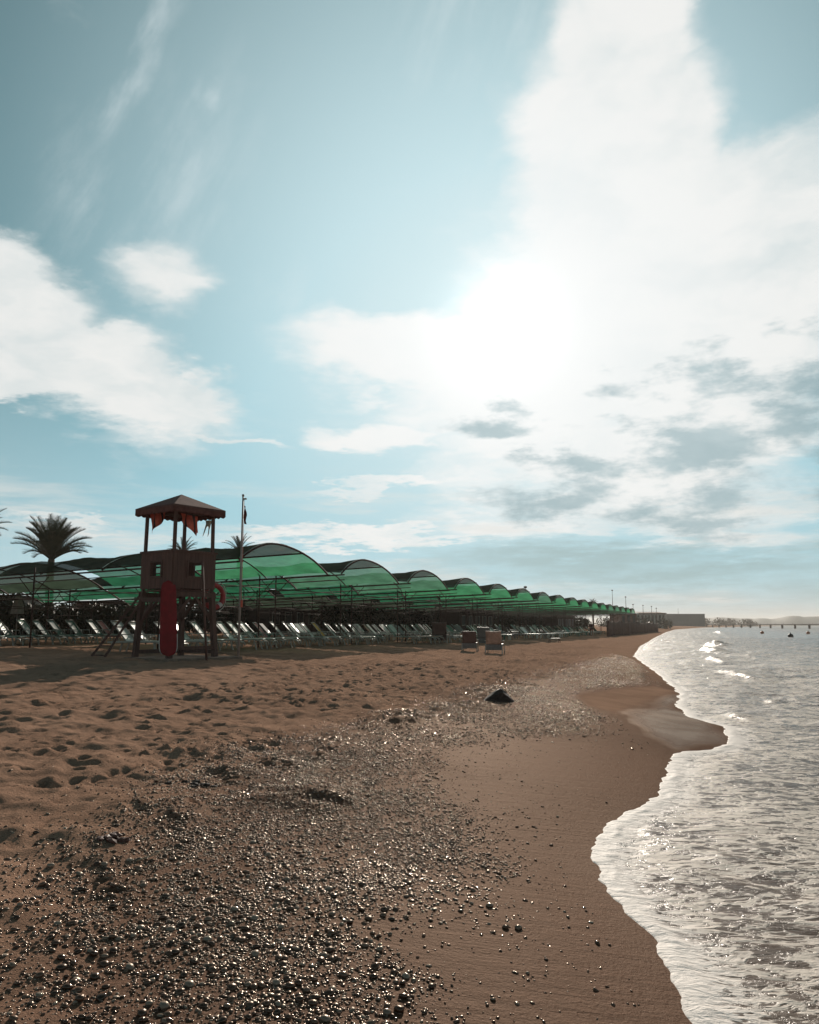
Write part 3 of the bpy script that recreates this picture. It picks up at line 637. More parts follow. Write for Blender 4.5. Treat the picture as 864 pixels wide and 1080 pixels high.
# ------------------------------------------------------------------ lifeguard tower
TC = at_depth(186, 25.2); TZ = TC.z
def zof(py, y=25.2):                      # height above the tower foot of what the photo shows at row py
    b = (540 - py) / FPX; return EYE + y * (math.sin(PITCH) + b * math.cos(PITCH)) / (math.cos(PITCH) - b * math.sin(PITCH)) - TZ
Z_DECK, Z_RAIL, Z_EAVE, Z_APEX = zof(625), zof(583), zof(545), zof(521.5)
def make_tower():
    rz = R(45 + 8)                       # local +X / +Y faces; corner towards the viewer
    t = empty('lifeguard_tower', (TC.x, TC.y, TZ), rz)
    tag(t, 'dark brown wooden lifeguard tower with pyramid roof and cabin on four legs', 'lifeguard tower')
    a, al = .74, .86                     # half side of the cabin / at the foot
    tw, tw2 = M['tower'], M['tower2']
    for sx, sy in ((-1, -1), (1, -1), (1, 1), (-1, 1)):
        MB().beam((sx * al, sy * al, -.1), (sx * a, sy * a, Z_DECK + .02), .15, .15).build('leg', tw, t)
        MB().beam((sx * a, sy * a, Z_DECK + .022), (sx * a * .97, sy * a * .97, Z_EAVE + .18), .085, .085).build('post', tw, t)
    b = MB()
    for s in (-1, 1):
        b.beam((-a - .1, s * (a + .07), Z_DECK - .08), (a + .1, s * (a + .07), Z_DECK - .08), .05, .15)
        b.beam((s * (a + .07), -a + .04, Z_DECK - .24), (s * (a + .07), a - .04, Z_DECK - .24), .05, .12)
    b.build('frame_beam', tw, t)
    b = MB(); nb = 11
    for i in range(nb): b.box((-a + (i + .5) * 2 * a / nb, 0, Z_DECK + .045), (2 * a / nb - .01, 2 * a + .06, .035))
    b.build('floor_deck', tw2, t)
    # boarded walls with a square look-out in each
    H = Z_RAIL - Z_DECK
    for k in range(4):
        b = MB(); n = 12; Wd = 2 * a + .10
        for i in range(n):
            x0 = -Wd / 2 + i * Wd / n; wd = Wd / n - .006; xm = x0 + wd / 2; th = .03 + .004 * (i % 2)
            if abs(xm) < .26:
                b.box((xm, 0, .10 + (H * .36 - .10) / 2), (wd, th, H * .36 - .10)); b.box((xm, 0, (H * .74 + H) / 2), (wd, th, H * .26))
            else: b.box((xm, 0, (H + .10) / 2 + .0), (wd, th, H - .10))
        w = b.build('wall', tw2 if k % 2 else tw, t)
        w.rotation_euler = (0, 0, k * math.pi / 2); w.location = Matrix.Rotation(k * math.pi / 2, 3, 'Z') @ Vector((0, -(a + .065), Z_DECK))
        f = MB()
        for zc in (H * .36, H * .74): f.box((0, -.03, zc), (.62, .04, .05))
        for xc in (-.29, .29): f.box((xc, -.032, H * .55), (.05, .04, H * .33))
        f.box((0, -.035, H - .02), (Wd + .06, .06, .06))
        f.build('window_frame', tw, w)
    # knee braces
    b = MB()
    for k in range(4):
        rm = Matrix.Rotation(k * math.pi / 2, 3, 'Z')
        for s in (-1, 1):
            b.beam(rm @ Vector((s * (a - .02), -(a + .01), Z_DECK - .85)), rm @ Vector((s * .10, -(a + .03), Z_DECK - .17)), .045, .09)
    b.build('brace', tw, t)
    b = MB()
    for k in range(4):
        rm = Matrix.Rotation(k * math.pi / 2, 3, 'Z')
        if k in (0, 3): continue
        b.beam(rm @ Vector((-al, -al, .22)), rm @ Vector((al, -al, .22)), .05, .12)
    b.beam((-al, -al - .0, .35), (al, -al, .35), .05, .10)
    b.build('rail', tw, t)
    # roof: hipped pyramid with a scalloped valance
    e, ov = .985, Z_EAVE + .02
    b = MB(); c4 = [(-e, -e, ov + .20), (e, -e, ov + .20), (e, e, ov + .20), (-e, e, ov + .20)]
    b.add(c4 + [(0, 0, Z_APEX)], [(0, 1, 4), (1, 2, 4), (2, 3, 4), (3, 0, 4)])
    c5 = [(x * .995, y * .995, z - .05) for x, y, z in c4]
    b.add(c5 + [(0, 0, Z_APEX - .06)], [(4, 1, 0), (4, 2, 1), (4, 3, 2), (4, 0, 3)])
    roof = b.build('roof', M['felt'], t)
    for k in range(4):
        P = []; n = 45; rm = Matrix.Rotation(k * math.pi / 2, 3, 'Z')
        for r in range(4):
            row = []
            for i in range(n):
                x = -e + 2 * e * i / (n - 1); sc = .045 * abs(math.sin(i / (n - 1) * math.pi * 9))
                dp = (.0, .09, .18, .20 + sc)[r]
                row.append(rm @ Vector((x * 1.002, -e * 1.002 - .012 * math.sin(i * .9) * r / 3, ov + .20 - dp)))
            P.append(row)
        thicken(MB().sheet(P).build('valance', M['felt'], roof), .012)
    b = MB()
    for s in (-1, 1): b.beam((-a, s * a * .97, Z_EAVE + .14), (a, s * a * .97, Z_EAVE + .14), .07, .09); b.beam((s * a * .97, -a + .05, Z_EAVE + .145), (s * a * .97, a - .05, Z_EAVE + .145), .07, .09)
    b.build('roof_beam', tw, t)
    # ladder up the landward side
    lad = MB(); rm = Matrix.Rotation(-rz, 3, 'Z')
    for dx in (-.24, .24):
        lad.beam(rm @ Vector((-2.35 + dx * 1.1, -.35 - dx * .5, -.05)), rm @ Vector((-1.10 + dx * .55, -.05 - dx * .7, Z_DECK - .1)), .035, .07)
    for k in range(7):
        f = (k + .6) / 7; p0 = Vector((-2.35, -.35, -.05)).lerp(Vector((-1.10, -.05, Z_DECK - .1)), f)
        lad.beam(rm @ (p0 + Vector((-.26, .12, 0))), rm @ (p0 + Vector((.26, -.12, 0))), .03, .04)
    lad.build('ladder', tw, t)
    return t
tower = make_tower()
b = MB().box((0, 0, .0), (2.75, 2.75, .20)); pad = b.build('concrete_pad', M['concrete'], None, (TC.x + .12, TC.y + .1, TZ - .04), R(53))
tag(pad, kind='structure'); pad['label'] = 'low sandy concrete pad under the tower'
pm_ = pad.modifiers.new('bevel', 'BEVEL'); pm_.width = .02

def tpos(px, py, dy=0.0):                # a point near the tower, dy metres behind its axis
    y = TC.y + dy; b = (540 - py) / FPX; k = y / (math.cos(PITCH) - b * math.sin(PITCH))
    return Vector(((px - 432) / FPX * k, y, EYE + k * (math.sin(PITCH) + b * math.cos(PITCH))))
def rescue_board():
    top, bot = tpos(178, 612, -1.12), tpos(177.5, 692.5, -1.62); d = (top - bot); L = d.length; zz = d.normalized()
    xx = Vector((1, .55, 0)).normalized(); xx = (xx - zz * xx.dot(zz)).normalized(); yy = zz.cross(xx)
    def shape(sc, off):
        P = []
        for side in (0, 1):
            pass
        o = []
        n = 28
        for i in range(n + 1):
            f = i / n; w = .262 * (1 - abs(2 * f - 1) ** 11) ** .5 * (1.0 - .14 * f) * sc; o.append((f, w))
        return o
    b = MB(); o = shape(1, 0); ring = []
    for f, w in o:
        row = []
        for k in range(12):
            a = 2 * math.pi * k / 12; row.append(bot + zz * (f * L) + xx * (math.cos(a) * max(w, .003)) + yy * (math.sin(a) * .045 * min(1, w / .1)))
        ring.append(row + [row[0]])
    b.sheet(ring); r = b.build('rescue_board', M['red'], None)
    pts = [bot + zz * (f * L) - xx * (w + .004) for f, w in o[8:0:-1]] + [bot + zz * (f * L) + xx * (w + .004) for f, w in o[1:9]]
    MB().tube(pts, .011, 6).build('edge_trim', M['white'], r)
    tag(r, 'tall red rescue board leaning upright against the lifeguard tower', 'rescue board')
rescue_board()
def lifebuoy():
    c = tpos(225.5, 629, .75); t = empty('lifebuoy', c); tag(t, 'red lifebuoy ring with white rope hung on the tower side', 'lifebuoy')
    ax = Vector((.75, -.65, 0)).normalized(); up = Vector((0, 0, 1)); sd = ax.cross(up)
    def ring(r0, r1, n=36, k0=0, k1=36):
        return [[c * 0 + (up * math.cos(2 * math.pi * i / n) + sd * math.sin(2 * math.pi * i / n)) * (r0 + r1 * math.cos(2 * math.pi * j / 10)) + ax * (r1 * math.sin(2 * math.pi * j / 10)) for j in range(11)] for i in range(k0, k1 + 1)]
    MB().sheet(ring(.36, .085)).build('ring', M['buoy'], t)
    for q in (0, 2): MB().sheet(ring(.36, .089, 36, q * 9 + 3, q * 9 + 5)).build('white_band', M['white'], t)
    b = MB(); pts = []
    for i in range(33):
        a = 2 * math.pi * i / 32; rr = .47 + .05 * abs(math.sin(2 * a)); pts.append((up * math.cos(a) + sd * math.sin(a)) * rr)
    b.tube(pts, .014, 5).tube([(.25, -.1, .1), (.12, -.05, .02), (-.1, .0, .05)], .012, 5).tube([sd * -.0 + up * -.45, up * -.62 + sd * .05, up * -.85 + sd * .16], .012, 5); b.build('rope', M['rope'], t)
lifebuoy()
def hung_cloth(name, corner_a, corner_b, drop, sway, label, cat, mats, stripe=True, dy=-.3):
    A, B = tpos(*corner_a, dy), tpos(*corner_b, dy + .12); P = []; n, m_ = 18, 14
    for i in range(n):
        f = i / (n - 1); row = []
        for j in range(m_):
            g = j / (m_ - 1); p = A.lerp(B, f); ln = drop(f)
            row.append(p + Vector((sway * g * ln + .03 * math.sin(9 * f + 3 * g), .09 * math.sin(7 * f + 2.0 * g) * (.3 + g), -ln * g)))
        P.append(row)
    b = MB(); b.sheet(P)
    if stripe:
        k = 0
        for i in range(n - 1):
            for j in range(m_ - 1):
                if i in (5, 6, 12, 13): b.mi[k] = 1
                k += 1
    o = thicken(b.build(name, mats, None), .008); return tag(o, label, cat)
hung_cloth('warning_flag', (158, 541), (174, 540), lambda f: .52 * (1 - f) ** .7 + .12, .10, 'faded orange-red flag with dark stripe bunched under the left roof corner', 'flag', [M['flagred'], M['flagdark']])
hung_cloth('warning_flag', (190.5, 541), (208, 545), lambda f: .25 + .42 * f - .15 * (f > .9), .10, 'faded orange-red striped flag hanging to a point under the roof centre', 'flag', [M['flagred'], M['flagdark']])
hung_cloth('rag', (217, 549), (223, 549), lambda f: .35 + .16 * math.sin(9 * f), -.15, 'pale torn rag tied to the right roof post of the tower', 'rag', [M['rag']], False, -.05)
b = MB().tube([tpos(213.5, 592, -.75), tpos(218, 699, -1.0)], .035, 8); tag(b.build('timber_pole', M['tower2'], None), 'long thin timber pole leaning on the right side of the lifeguard tower', 'pole')

# flag pole
def flag_pole():
    p = at_depth(252.5, 26.0); t = empty('flag_pole', p); tag(t, 'slim grey flag pole right of the lifeguard tower with limp maroon flag', 'flag pole')
    top = tpos(255.3, 523, .8); h = top.z - p.z
    MB().tube([(0, 0, -.1), (0, 0, h * .5), (0, 0, h)], .042, 10, .028).build('pole', M['pole'], t)
    MB().box((.05, 0, h - .10), (.14, .05, .05)).tube([(0, 0, h - .02), (0, 0, h + .05)], .04, 8).build('finial', M['pole'], t)
    P = [[Vector((.045 + f * .06 * (1 + .6 * g) + .02 * math.sin(8 * g + 5 * f), .03 * math.sin(7 * f + 4 * g), h - .32 - .60 * g * (1 - .12 * f) - .1 * f)) for f in np.linspace(0, 1, 7)] for g in np.linspace(0, 1, 16)]
    thicken(MB().sheet(P).build('flag', M['flagmaroon'], t), .008)
    MB().tube([(.05, -.03, h - .1), (.055, -.03, 1.7)], .006, 4).box((.06, -.02, 1.75), (.06, .05, .22)).build('halyard', M['flagred'], t)
flag_pole()

# ------------------------------------------------------------------ shade canopies
D0 = 30.0; U0, V0 = xy_uv((291 - 432) / FPX * D0 * .99, D0); STEP = D0 / 3.74
ZSPR, ZPK = EYE + 2.02, EYE + 3.02
HS = STEP / 2
GTOP = 1.08
MODS = 4; ML = 6.0
YN, YF = -2.55, 4.10                            # the near eave sits higher and closer to the ridge than the far one
def arch_z(y, x): return ZPK - (.120 * y * y if y < 0 else .048 * y * y + .0007 * y ** 4 * .2) - (.0 if y < 0 else .03 * max(0, y - 3)) + x * .034
def make_canopy(cm, seed):
    rnd = random.Random(seed); t = empty('shade_canopy', (0, 0, 0), ROW_ROT)
    for k in range(MODS):
        P = []; x0, x1 = -k * ML - .05, -(k + 1) * ML + (.05 if k != 1 else .7); ys = np.linspace(YN, YF, 19)
        for i in range(13):
            f = i / 12; x = x0 + (x1 - x0) * f; row = []
            for y in ys:
                sag = -.11 * math.sin(math.pi * ((f * 2) % 1 if f < 1 else 0)) * (1 - ((y - .9) / 3.2) ** 4) - .04 * (rnd.random() - .5)
                row.append(Vector((x, y, arch_z(y, x) + .05 + sag)))
            P.append(row)
        b = MB().sheet(P); q = 0
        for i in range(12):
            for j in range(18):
                b.mi[q] = 0 if ys[j] > 1.75 else 1; q += 1  # near slope and crown get the net with shadow painted in
        b.build('net', [cm[min(k, 2)], M['shadow_deepgreen']], t)  # landward modules also take shadow-painted nets
    for k in range(2 * MODS + 1):
        x = -k * ML / 2; MB().tube([(x, y, arch_z(y, x)) for y in np.linspace(YN, YF + .05, 17)], .040 if k % 2 == 0 else .026, 6).build('arch', M['steel'], t)
    for y in (YN, YF, 1.75):
        z0 = arch_z(y, 0) - .06; b = MB().tube([(.15, y, z0), (-MODS * ML, y, z0 - MODS * ML * .034)], .035, 6)
        if y != 1.75: b.tube([(.15, y, z0 - .22), (-MODS * ML, y, z0 - .22 - MODS * ML * .034)], .02, 5)
        b.build('side_beam', M['steel'], t)
        if y == 1.75: continue
        for k in range(MODS):
            x = -k * ML - 3.3; zt = z0 + x * .034
            p = MB().tube([(x, y, GTOP - .3), (x, y, zt + .35)], .034, 6).build('post', M['steel'], t)
            MB().tube([(x, y - .03, zt - .75), (x + .75, y - .03, zt - .03)], .018, 5).tube([(x, y - .03, zt - .75), (x - .75, y - .03, zt - .03)], .018, 5).build('strut', M['steel'], p)
    b = MB()
    for k in range(MODS):
        x = -k * ML - 3.28; b.tube([(x, YN + .02, ZSPR - .30 + x * .034), (x, YF + 1.6, ZSPR - .30 + x * .034)], .020, 5).tube([(x, YN + .02, ZSPR - .75 + x * .034), (x, YF + 1.6, ZSPR - .75 + x * .034)], .016, 5)
    b.build('tie_rod', M['steel'], t)
    return t
ORD = ['nearest', 'second', 'third', 'fourth', 'fifth', 'sixth', 'seventh', 'eighth', 'ninth', 'tenth', 'eleventh', 'twelfth', 'thirteenth', 'fourteenth', 'fifteenth', 'sixteenth', 'seventeenth']
protos = [make_canopy([M['green'], M['shadow_midgreen'], M['shadow_deepgreen']], 1), make_canopy([M['faded'], M['shadow_midgreen'], M['shadow_midgreen']], 2)]
used = [False, False]; which = [0, 1, 1, 0, 0, 0, 1, 0, 0, 0, 0, 0, 1, 1, 1, 0, 1]
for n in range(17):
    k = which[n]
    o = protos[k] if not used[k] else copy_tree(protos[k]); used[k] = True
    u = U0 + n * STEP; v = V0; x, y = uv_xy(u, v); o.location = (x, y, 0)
    o['label'] = f'{ORD[n]} arched green net shade canopy in the row, counted from the lifeguard tower' if n else 'big bright green arched net canopy just right of the flag pole'
    o['category'] = 'shade canopy'; o['group'] = 'arched green shade canopies along the beach'

# ------------------------------------------------------------------ sun loungers
def make_lounger(fabric, label, back=48, towel=None, small=False):
    t = empty('sun_lounger', (0, 0, 0)); ca, sa = math.cos(R(back)), math.sin(R(back))
    hz = .34; W2 = .31
    if small:
        b = MB().box((.55, 0, hz), (1.2, .58, .04)).box((-.05 - .36 * ca, 0, hz + .36 * sa), (.74, .58, .035), Matrix.Rotation(R(back), 3, 'Y'))
        for s in (-1, 1): b.box((.5, s * .3, hz - .02), (1.3, .05, .07)); [b.box((x, s * .28, hz / 2), (.05, .05, hz)) for x in (0.05, 1.0)]
        o = b.build('sun_lounger', [fabric], None); tag(o, label, 'sun lounger'); bpy.data.objects.remove(t); return o
    tag(t, label, 'sun lounger')
    b = MB()
    for s in (-1, 1): b.tube([(-.62, s * W2, hz - .03), (0, s * W2, hz - .02), (1.0, s * W2, hz - .02), (1.22, s * W2, hz - .10), (1.27, s * W2, hz - .2)], .028, 6)
    b.tube([(1.2, -W2, hz - .08), (1.2, W2, hz - .08)], .024, 6).tube([(-.6, -W2, hz - .03), (-.6, W2, hz - .03)], .024, 6); b.build('frame', M['plastic'], t)
    thicken(MB().sheet([[Vector((x, y, hz + .012 - .02 * math.cos(y * 4.5))) for y in np.linspace(-W2 + .03, W2 - .03, 7)] for x in np.linspace(-.02, 1.18, 9)]).build('seat', fabric, t), .012)
    P = [[Vector((-.04 - l * ca, y, hz + .02 + l * sa - .025 * math.cos(y * 4.5))) for y in np.linspace(-W2 + .03, W2 - .03, 7)] for l in np.linspace(0, .76, 8)]
    bk = thicken(MB().sheet(P).build('backrest', towel or fabric, t), .012)
    fr = MB()
    for s in (-1, 1): fr.tube([(-.02, s * (W2 - .02), hz + .01), (-.04 - .78 * ca, s * (W2 - .02), hz + .02 + .78 * sa)], .018, 6)
    fr.tube([(-.04 - .78 * ca, -W2 + .02, hz + .02 + .78 * sa), (-.04 - .78 * ca, W2 - .02, hz + .02 + .78 * sa)], .018, 6); fr.build('back_frame', M['plastic'], bk)
    for x in (-.45, .92):
        for s in (-1, 1): MB().beam((x, s * W2, hz - .03), (x + (.10 if x > 0 else -.10), s * (W2 + .02), -.03), .04, .06).build('leg', M['plastic'], t)
    for s in (-1, 1): MB().tube([(-.28, s * W2, hz), (-.25, s * (W2 + .02), hz + .20), (.22, s * (W2 + .02), hz + .20), (.3, s * W2, hz)], .018, 6).build('armrest', M['plastic'], t)
    return t
LG = 'sun loungers in rows under the shade canopies'
kinds = {k: make_lounger(M[k], 'x') for k in ('textile', 'textgreen', 'orange', 'grey', 'brown')}
kinds['pink'] = make_lounger(M['textgreen'], 'x', 48, M['pinktowel']); kinds['yellow'] = make_lounger(M['textgreen'], 'x', 48, M['towel'])
farkinds = {k: make_lounger(M[k], 'x', 45, None, True) for k in ('textile', 'textgreen', 'grey')}
usedk = set()
def put_lounger(kind, u, v, label, rz, far=False, sink=0.0):
    src = (farkinds if far else kinds)[kind]
    o = src if (far, kind) not in usedk else copy_tree(src); usedk.add((far, kind))
    x, y = uv_xy(u, v); o.location = (x, y, gz(x, y) - sink); o.rotation_euler = (0, 0, rz); o.scale = (1.14, 1.0, 1.16); tag(o, label, 'sun lounger', LG); return o
NUM = ['first', 'second', 'third', 'fourth', 'fifth', 'sixth', 'seventh', 'eighth', 'ninth', 'tenth', 'eleventh', 'twelfth', 'thirteenth', 'fourteenth', 'fifteenth', 'sixteenth', 'seventeenth', 'eighteenth', 'nineteenth', 'twentieth']
BASE = R(-6)
# front row: right of and behind the tower
u = 22.6; i = 0
while u < 42:
    px = 432 + FPX * uv_xy(u, -19)[0] / uv_xy(u, -19)[1] * .99
    if i in (5, 9, 14): u += .35
    kind = 'textile'
    if i in (10, 15, 17): kind = 'textgreen'
    if i in (13,): kind = 'yellow'
    if i in (8,): kind = 'pink'
    nm = (NUM[i] if i < 20 else 'last')
    put_lounger(kind, u, -19 + random.gauss(0, .12), f'{dict(textile="pale shiny", textgreen="dark green", pink="pink towelled", yellow="yellow towelled")[kind]} sun lounger, {nm} along the front row beginning behind the tower', BASE + random.gauss(0, .05))
    u += 1.03; i += 1
# far stretch of the front row
u = 43.5; i = 0; seq = ['textgreen', 'orange', 'orange', 'textile', 'textile', 'brown', 'textgreen', 'textile', 'textile', 'grey']
names = {'textgreen': 'dark green', 'orange': 'orange', 'textile': 'pale', 'brown': 'brown', 'grey': 'grey'}
while u < 58:
    kind = seq[i % 10] if i < 10 else random.choice(['textile', 'textgreen', 'grey', 'brown'])
    put_lounger(kind, u, -17.5 + random.gauss(0, .4), f'{names[kind]} sun lounger, {NUM[i] if i < 20 else "last"} past the gap in the front row beyond the big canopy', BASE + random.gauss(0, .12))
    u += random.choice((1.0, 1.05, 1.5)); i += 1
# left-hand row, seen under the canopy left of the tower
i = 0; u = 24.2
while u < 33.5:
    kind = 'textgreen' if i not in (8, 9) else ('pink' if i == 8 else 'yellow')
    put_lounger(kind, u, -28.6 + random.gauss(0, .15), {'textgreen': f'dark green sun lounger, {NUM[i]} in the shaded row left of the tower', 'pink': 'sun lounger with pink towel over its back in the shaded row', 'yellow': 'sun lounger with yellow towel seen between the tower legs'}[kind], BASE + random.gauss(0, .06))
    u += 1.0; i += 1
# rows far along the beach, too small to tell apart
for row, v in enumerate((-17.0, -20.5, -24.5)):
    u = 59.0 if row == 0 else (44 if row == 1 else 36)
    while u < 118:
        put_lounger(random.choice(['textile', 'textgreen', 'grey']), u, v + random.gauss(0, .5), 'sun lounger in the crowded far rows under the canopies', BASE + random.gauss(0, .25), True)
        u += random.choice((1.05, 1.1, 1.2, 2.4))
for k, o in list(kinds.items()) + list(farkinds.items()):
    if o.get('label') == 'x':
        for ch in list(o.children_recursive): bpy.data.objects.remove(ch)
        bpy.data.objects.remove(o)

# beach chairs standing free on the open sand, seen from behind
def beach_chair(px, py, fabric, base, label, rz, sc=1.0):
    t = empty('beach_chair', at(px, py), rz); tag(t, label, 'beach chair', 'beach chairs on the open sand'); t.scale = (sc, sc, sc)
    W2 = .36
    thicken(MB().sheet([[Vector((x, -.10 - .16 * g, .42 + .60 * g - .02 * math.cos(x * 4))) for x in np.linspace(-W2, W2, 7)] for g in np.linspace(0, 1, 8)]).build('backrest', fabric, t), .02)
    MB().box((0, .28, .40), (2 * W2, .74, .05)).build('seat', base, t)
    b = MB()
    for s in (-1, 1): b.tube([(s * (W2 + .03), -.3, .58), (s * (W2 + .03), .5, .56), (s * (W2 + .03), .6, .3)], .024, 6)
    b.build('armrest', M['plastic'], t)
    MB().box((0, -.11, .27), (2 * W2 + .06, .04, .26)).build('apron', base, t)
    for s in (-1, 1):
        for y in (-.13, .58): MB().beam((s * (W2 + .02), y, .40), (s * (W2 + .03), y + (.04 if y > 0 else -.05), -.03), .045, .055).build('leg', M['plastic'], t)
beach_chair(521.5, 688.5, M['tan'], M['grey'], 'tan-backed beach chair seen from behind on open sand, the nearer of the pair', R(-14), 1.05)
beach_chair(495.5, 686.5, M['brown'], M['grey'], 'brown low beach chair with pale arm ends, left of the tan one', R(-10), .95)
beach_chair(511, 680, M['grey'], M['grey'], 'grey beach chair standing behind and between the tan and brown chairs', R(-16), 1.15)
beach_chair(464, 679, M['brown'], M['brown'], 'dark brown tall-backed beach chair at the edge of the lounger rows', R(-12), 1.25)
def low_table():
    p = at(585, 677.5); t = empty('low_table', p, R(10)); tag(t, 'small white low table standing alone on the sand before the far rows', 'table')
    MB().box((0, 0, .34), (.85, .45, .035)).build('table_top', M['white'], t)
    for sx in (-1, 1):
        for sy in (-1, 1): MB().beam((sx * .37, sy * .18, .325), (sx * .40, sy * .19, -.03), .04, .04).build('leg', M['steel'], t)
low_table()

# ------------------------------------------------------------------ hedges, huts and palms behind the loungers
def leaf_cloud(b, c, r, n, s, rnd):
    for i in range(n):
        d = Vector((rnd.gauss(0, 1), rnd.gauss(0, 1), rnd.gauss(0, 1))).normalized() * (rnd.random() ** .33)
        p = Vector((c[0] + d.x * r[0], c[1] + d.y * r[1], c[2] + d.z * r[2])); q = Vector((rnd.gauss(0, 1), rnd.gauss(0, 1), rnd.gauss(0, 1))).normalized(); e = q.orthogonal().normalized() * s * rnd.uniform(.6, 1.3); f = q.cross(e).normalized() * s * .45
        b.add([p - e, p - f, p + e, p + f], [(0, 1, 2, 3)])
def shrub(x, y, wd, h, n, s, material, label, name='hedge', cat='hedge', group=None, rz=0.0, dep=.9):
    rnd = random.Random(int(abs(x) * 100 + y)); z = gz(x, y); t = empty(name, (x, y, z), rz); tag(t, label, cat, group)
    b = MB(); k = max(3, int(wd / .9))
    for i in range(k):
        leaf_cloud(b, ((i + .5) / k * wd - wd / 2, rnd.gauss(0, .15), h * rnd.uniform(.45, .58)), (wd / k * .8, dep, h * .52), n // k, s, rnd)
    b.build('foliage', material, t)
    st = MB()
    for i in range(k): x0 = (i + .5) / k * wd - wd / 2; st.tube([(x0, 0, -.1), (x0 + .1, .05, h * .5), (x0 + rnd.gauss(0, .2), 0, h * .8)], .05, 5, .015)
    st.build('stem', M['bark'], t)
VB = -47.0
hedge_words = ['left of the lifeguard tower', 'behind the tower and the flag pole', 'below the big canopy', 'below the second canopy', 'below the third canopy', 'below the fourth canopy', 'below the distant canopies', 'at the far end of the canopies']
for k, u in enumerate((12, 23, 34, 45, 57, 70, 86, 104)):
    x, y = uv_xy(u, VB + 3.0 + (k % 2) * 1.2); shrub(x, y, 13 if k < 5 else 18, 2.3 + .3 * (k % 3), 5200, .19 if k < 5 else .24, M['leafdark'] if k % 2 == 0 else M['leafmid'], f'long dark clipped hedge {hedge_words[k]}', rz=R(90) + ROW_ROT, group='dark hedges behind the loungers', dep=1.0)
for k, (u, wd) in enumerate(((66, 14), (82, 14), (118, 16), (138, 20), (182, 26))):
    x, y = uv_xy(u, -30.5 - (k % 2)); shrub(x, y, wd, 2.5, 3000, .26, M['leafdark'] if k % 2 else M['leafmid'], ['dark hedge behind the fourth and fifth canopies', 'dark hedge behind the sixth and seventh canopies', 'dark hedge behind the eleventh canopy', 'long dark hedge behind the reed windbreak', 'last dark hedge beside the pale roofed hall'][k], rz=R(90) + ROW_ROT, group='dark hedges behind the loungers', dep=1.0)
def hut(u, v, L, Wd, h, wallm, label, n=3, rz=None):
    x, y = uv_xy(u, v); t = empty('beach_hut', (x, y, gz(x, y)), ROW_ROT if rz is None else rz); tag(t, label, 'hut', 'huts behind the canopies')
    MB().box((0, 0, h / 2 - .1), (Wd, L, h + .2)).build('wall', wallm, t)
    MB().box((.2, 0, h + .10), (Wd + 1.0, L + .6, .14)).build('roof', M['brownwall'], t)
    for i in range(n):
        yy = (i + .5) / n * L - L / 2; w = MB().box((Wd / 2 + .012, yy, h * .55), (.03, L / n * .5, h * .42)).build('window', M['dark'], t)
        f = MB()
        for s in (-1, 1): f.box((Wd / 2 + .03, yy + s * (L / n * .25 + .04), h * .55), (.05, .07, h * .42 + .16)); f.box((Wd / 2 + .03, yy, h * .55 + s * (h * .21 + .04)), (.052, L / n * .5, .07))
        f.build('window_frame', M['wall'], w)
hut(17, -54, 9, 4, 2.9, M['brownwall'], 'long dark brown hut at the left behind the hedge', 4)
hut(30, -56, 8, 4, 2.8, M['wall'], 'pale walled hut behind the palms and flag pole', 3)
hut(43, -50, 7, 4, 2.7, M['wall'], 'pale walled hut behind the big canopy', 3)
hut(56, -48, 9, 4, 2.6, M['brownwall'], 'brown hut behind the second and third canopies', 4)
hut(72, -42, 12, 4, 2.6, M['brownwall'], 'long brown bar hut behind the fourth and fifth canopies', 5)
hut(92, -40, 16, 4, 2.7, M['brownwall'], 'longest brown hut behind the distant canopies', 6)

hut(99, -31, 15, 3.5, 2.6, M['brownwall'], 'low brown hut behind the eighth to tenth canopies', 5)
hut(160, -31, 18, 4, 2.6, M['brownwall'], 'low brown hut behind the near end of the reed windbreak', 5)

def parasol(px, dist, label):
    p = at_depth(px, dist); t = empty('folded_parasol', p); tag(t, label, 'parasol')
    MB().tube([(0, 0, -.1), (0, 0, 2.75)], .03, 8).build('pole', M['pole'], t)
    b = MB(); rows = []
    for g in np.linspace(0, 1, 10):
        rows.append([Vector((math.cos(a) * (.06 + .30 * g ** .7) * (1 + .12 * math.cos(6 * a)), math.sin(a) * (.06 + .30 * g ** .7) * (1 + .12 * math.cos(6 * a)), 2.7 - 1.25 * g)) for a in np.linspace(0, 2 * math.pi, 25)])
    b.sheet(rows).build('canvas', M['wall'], t)
parasol(17.5, 46, 'folded white parasol at the far left beneath the canopy')

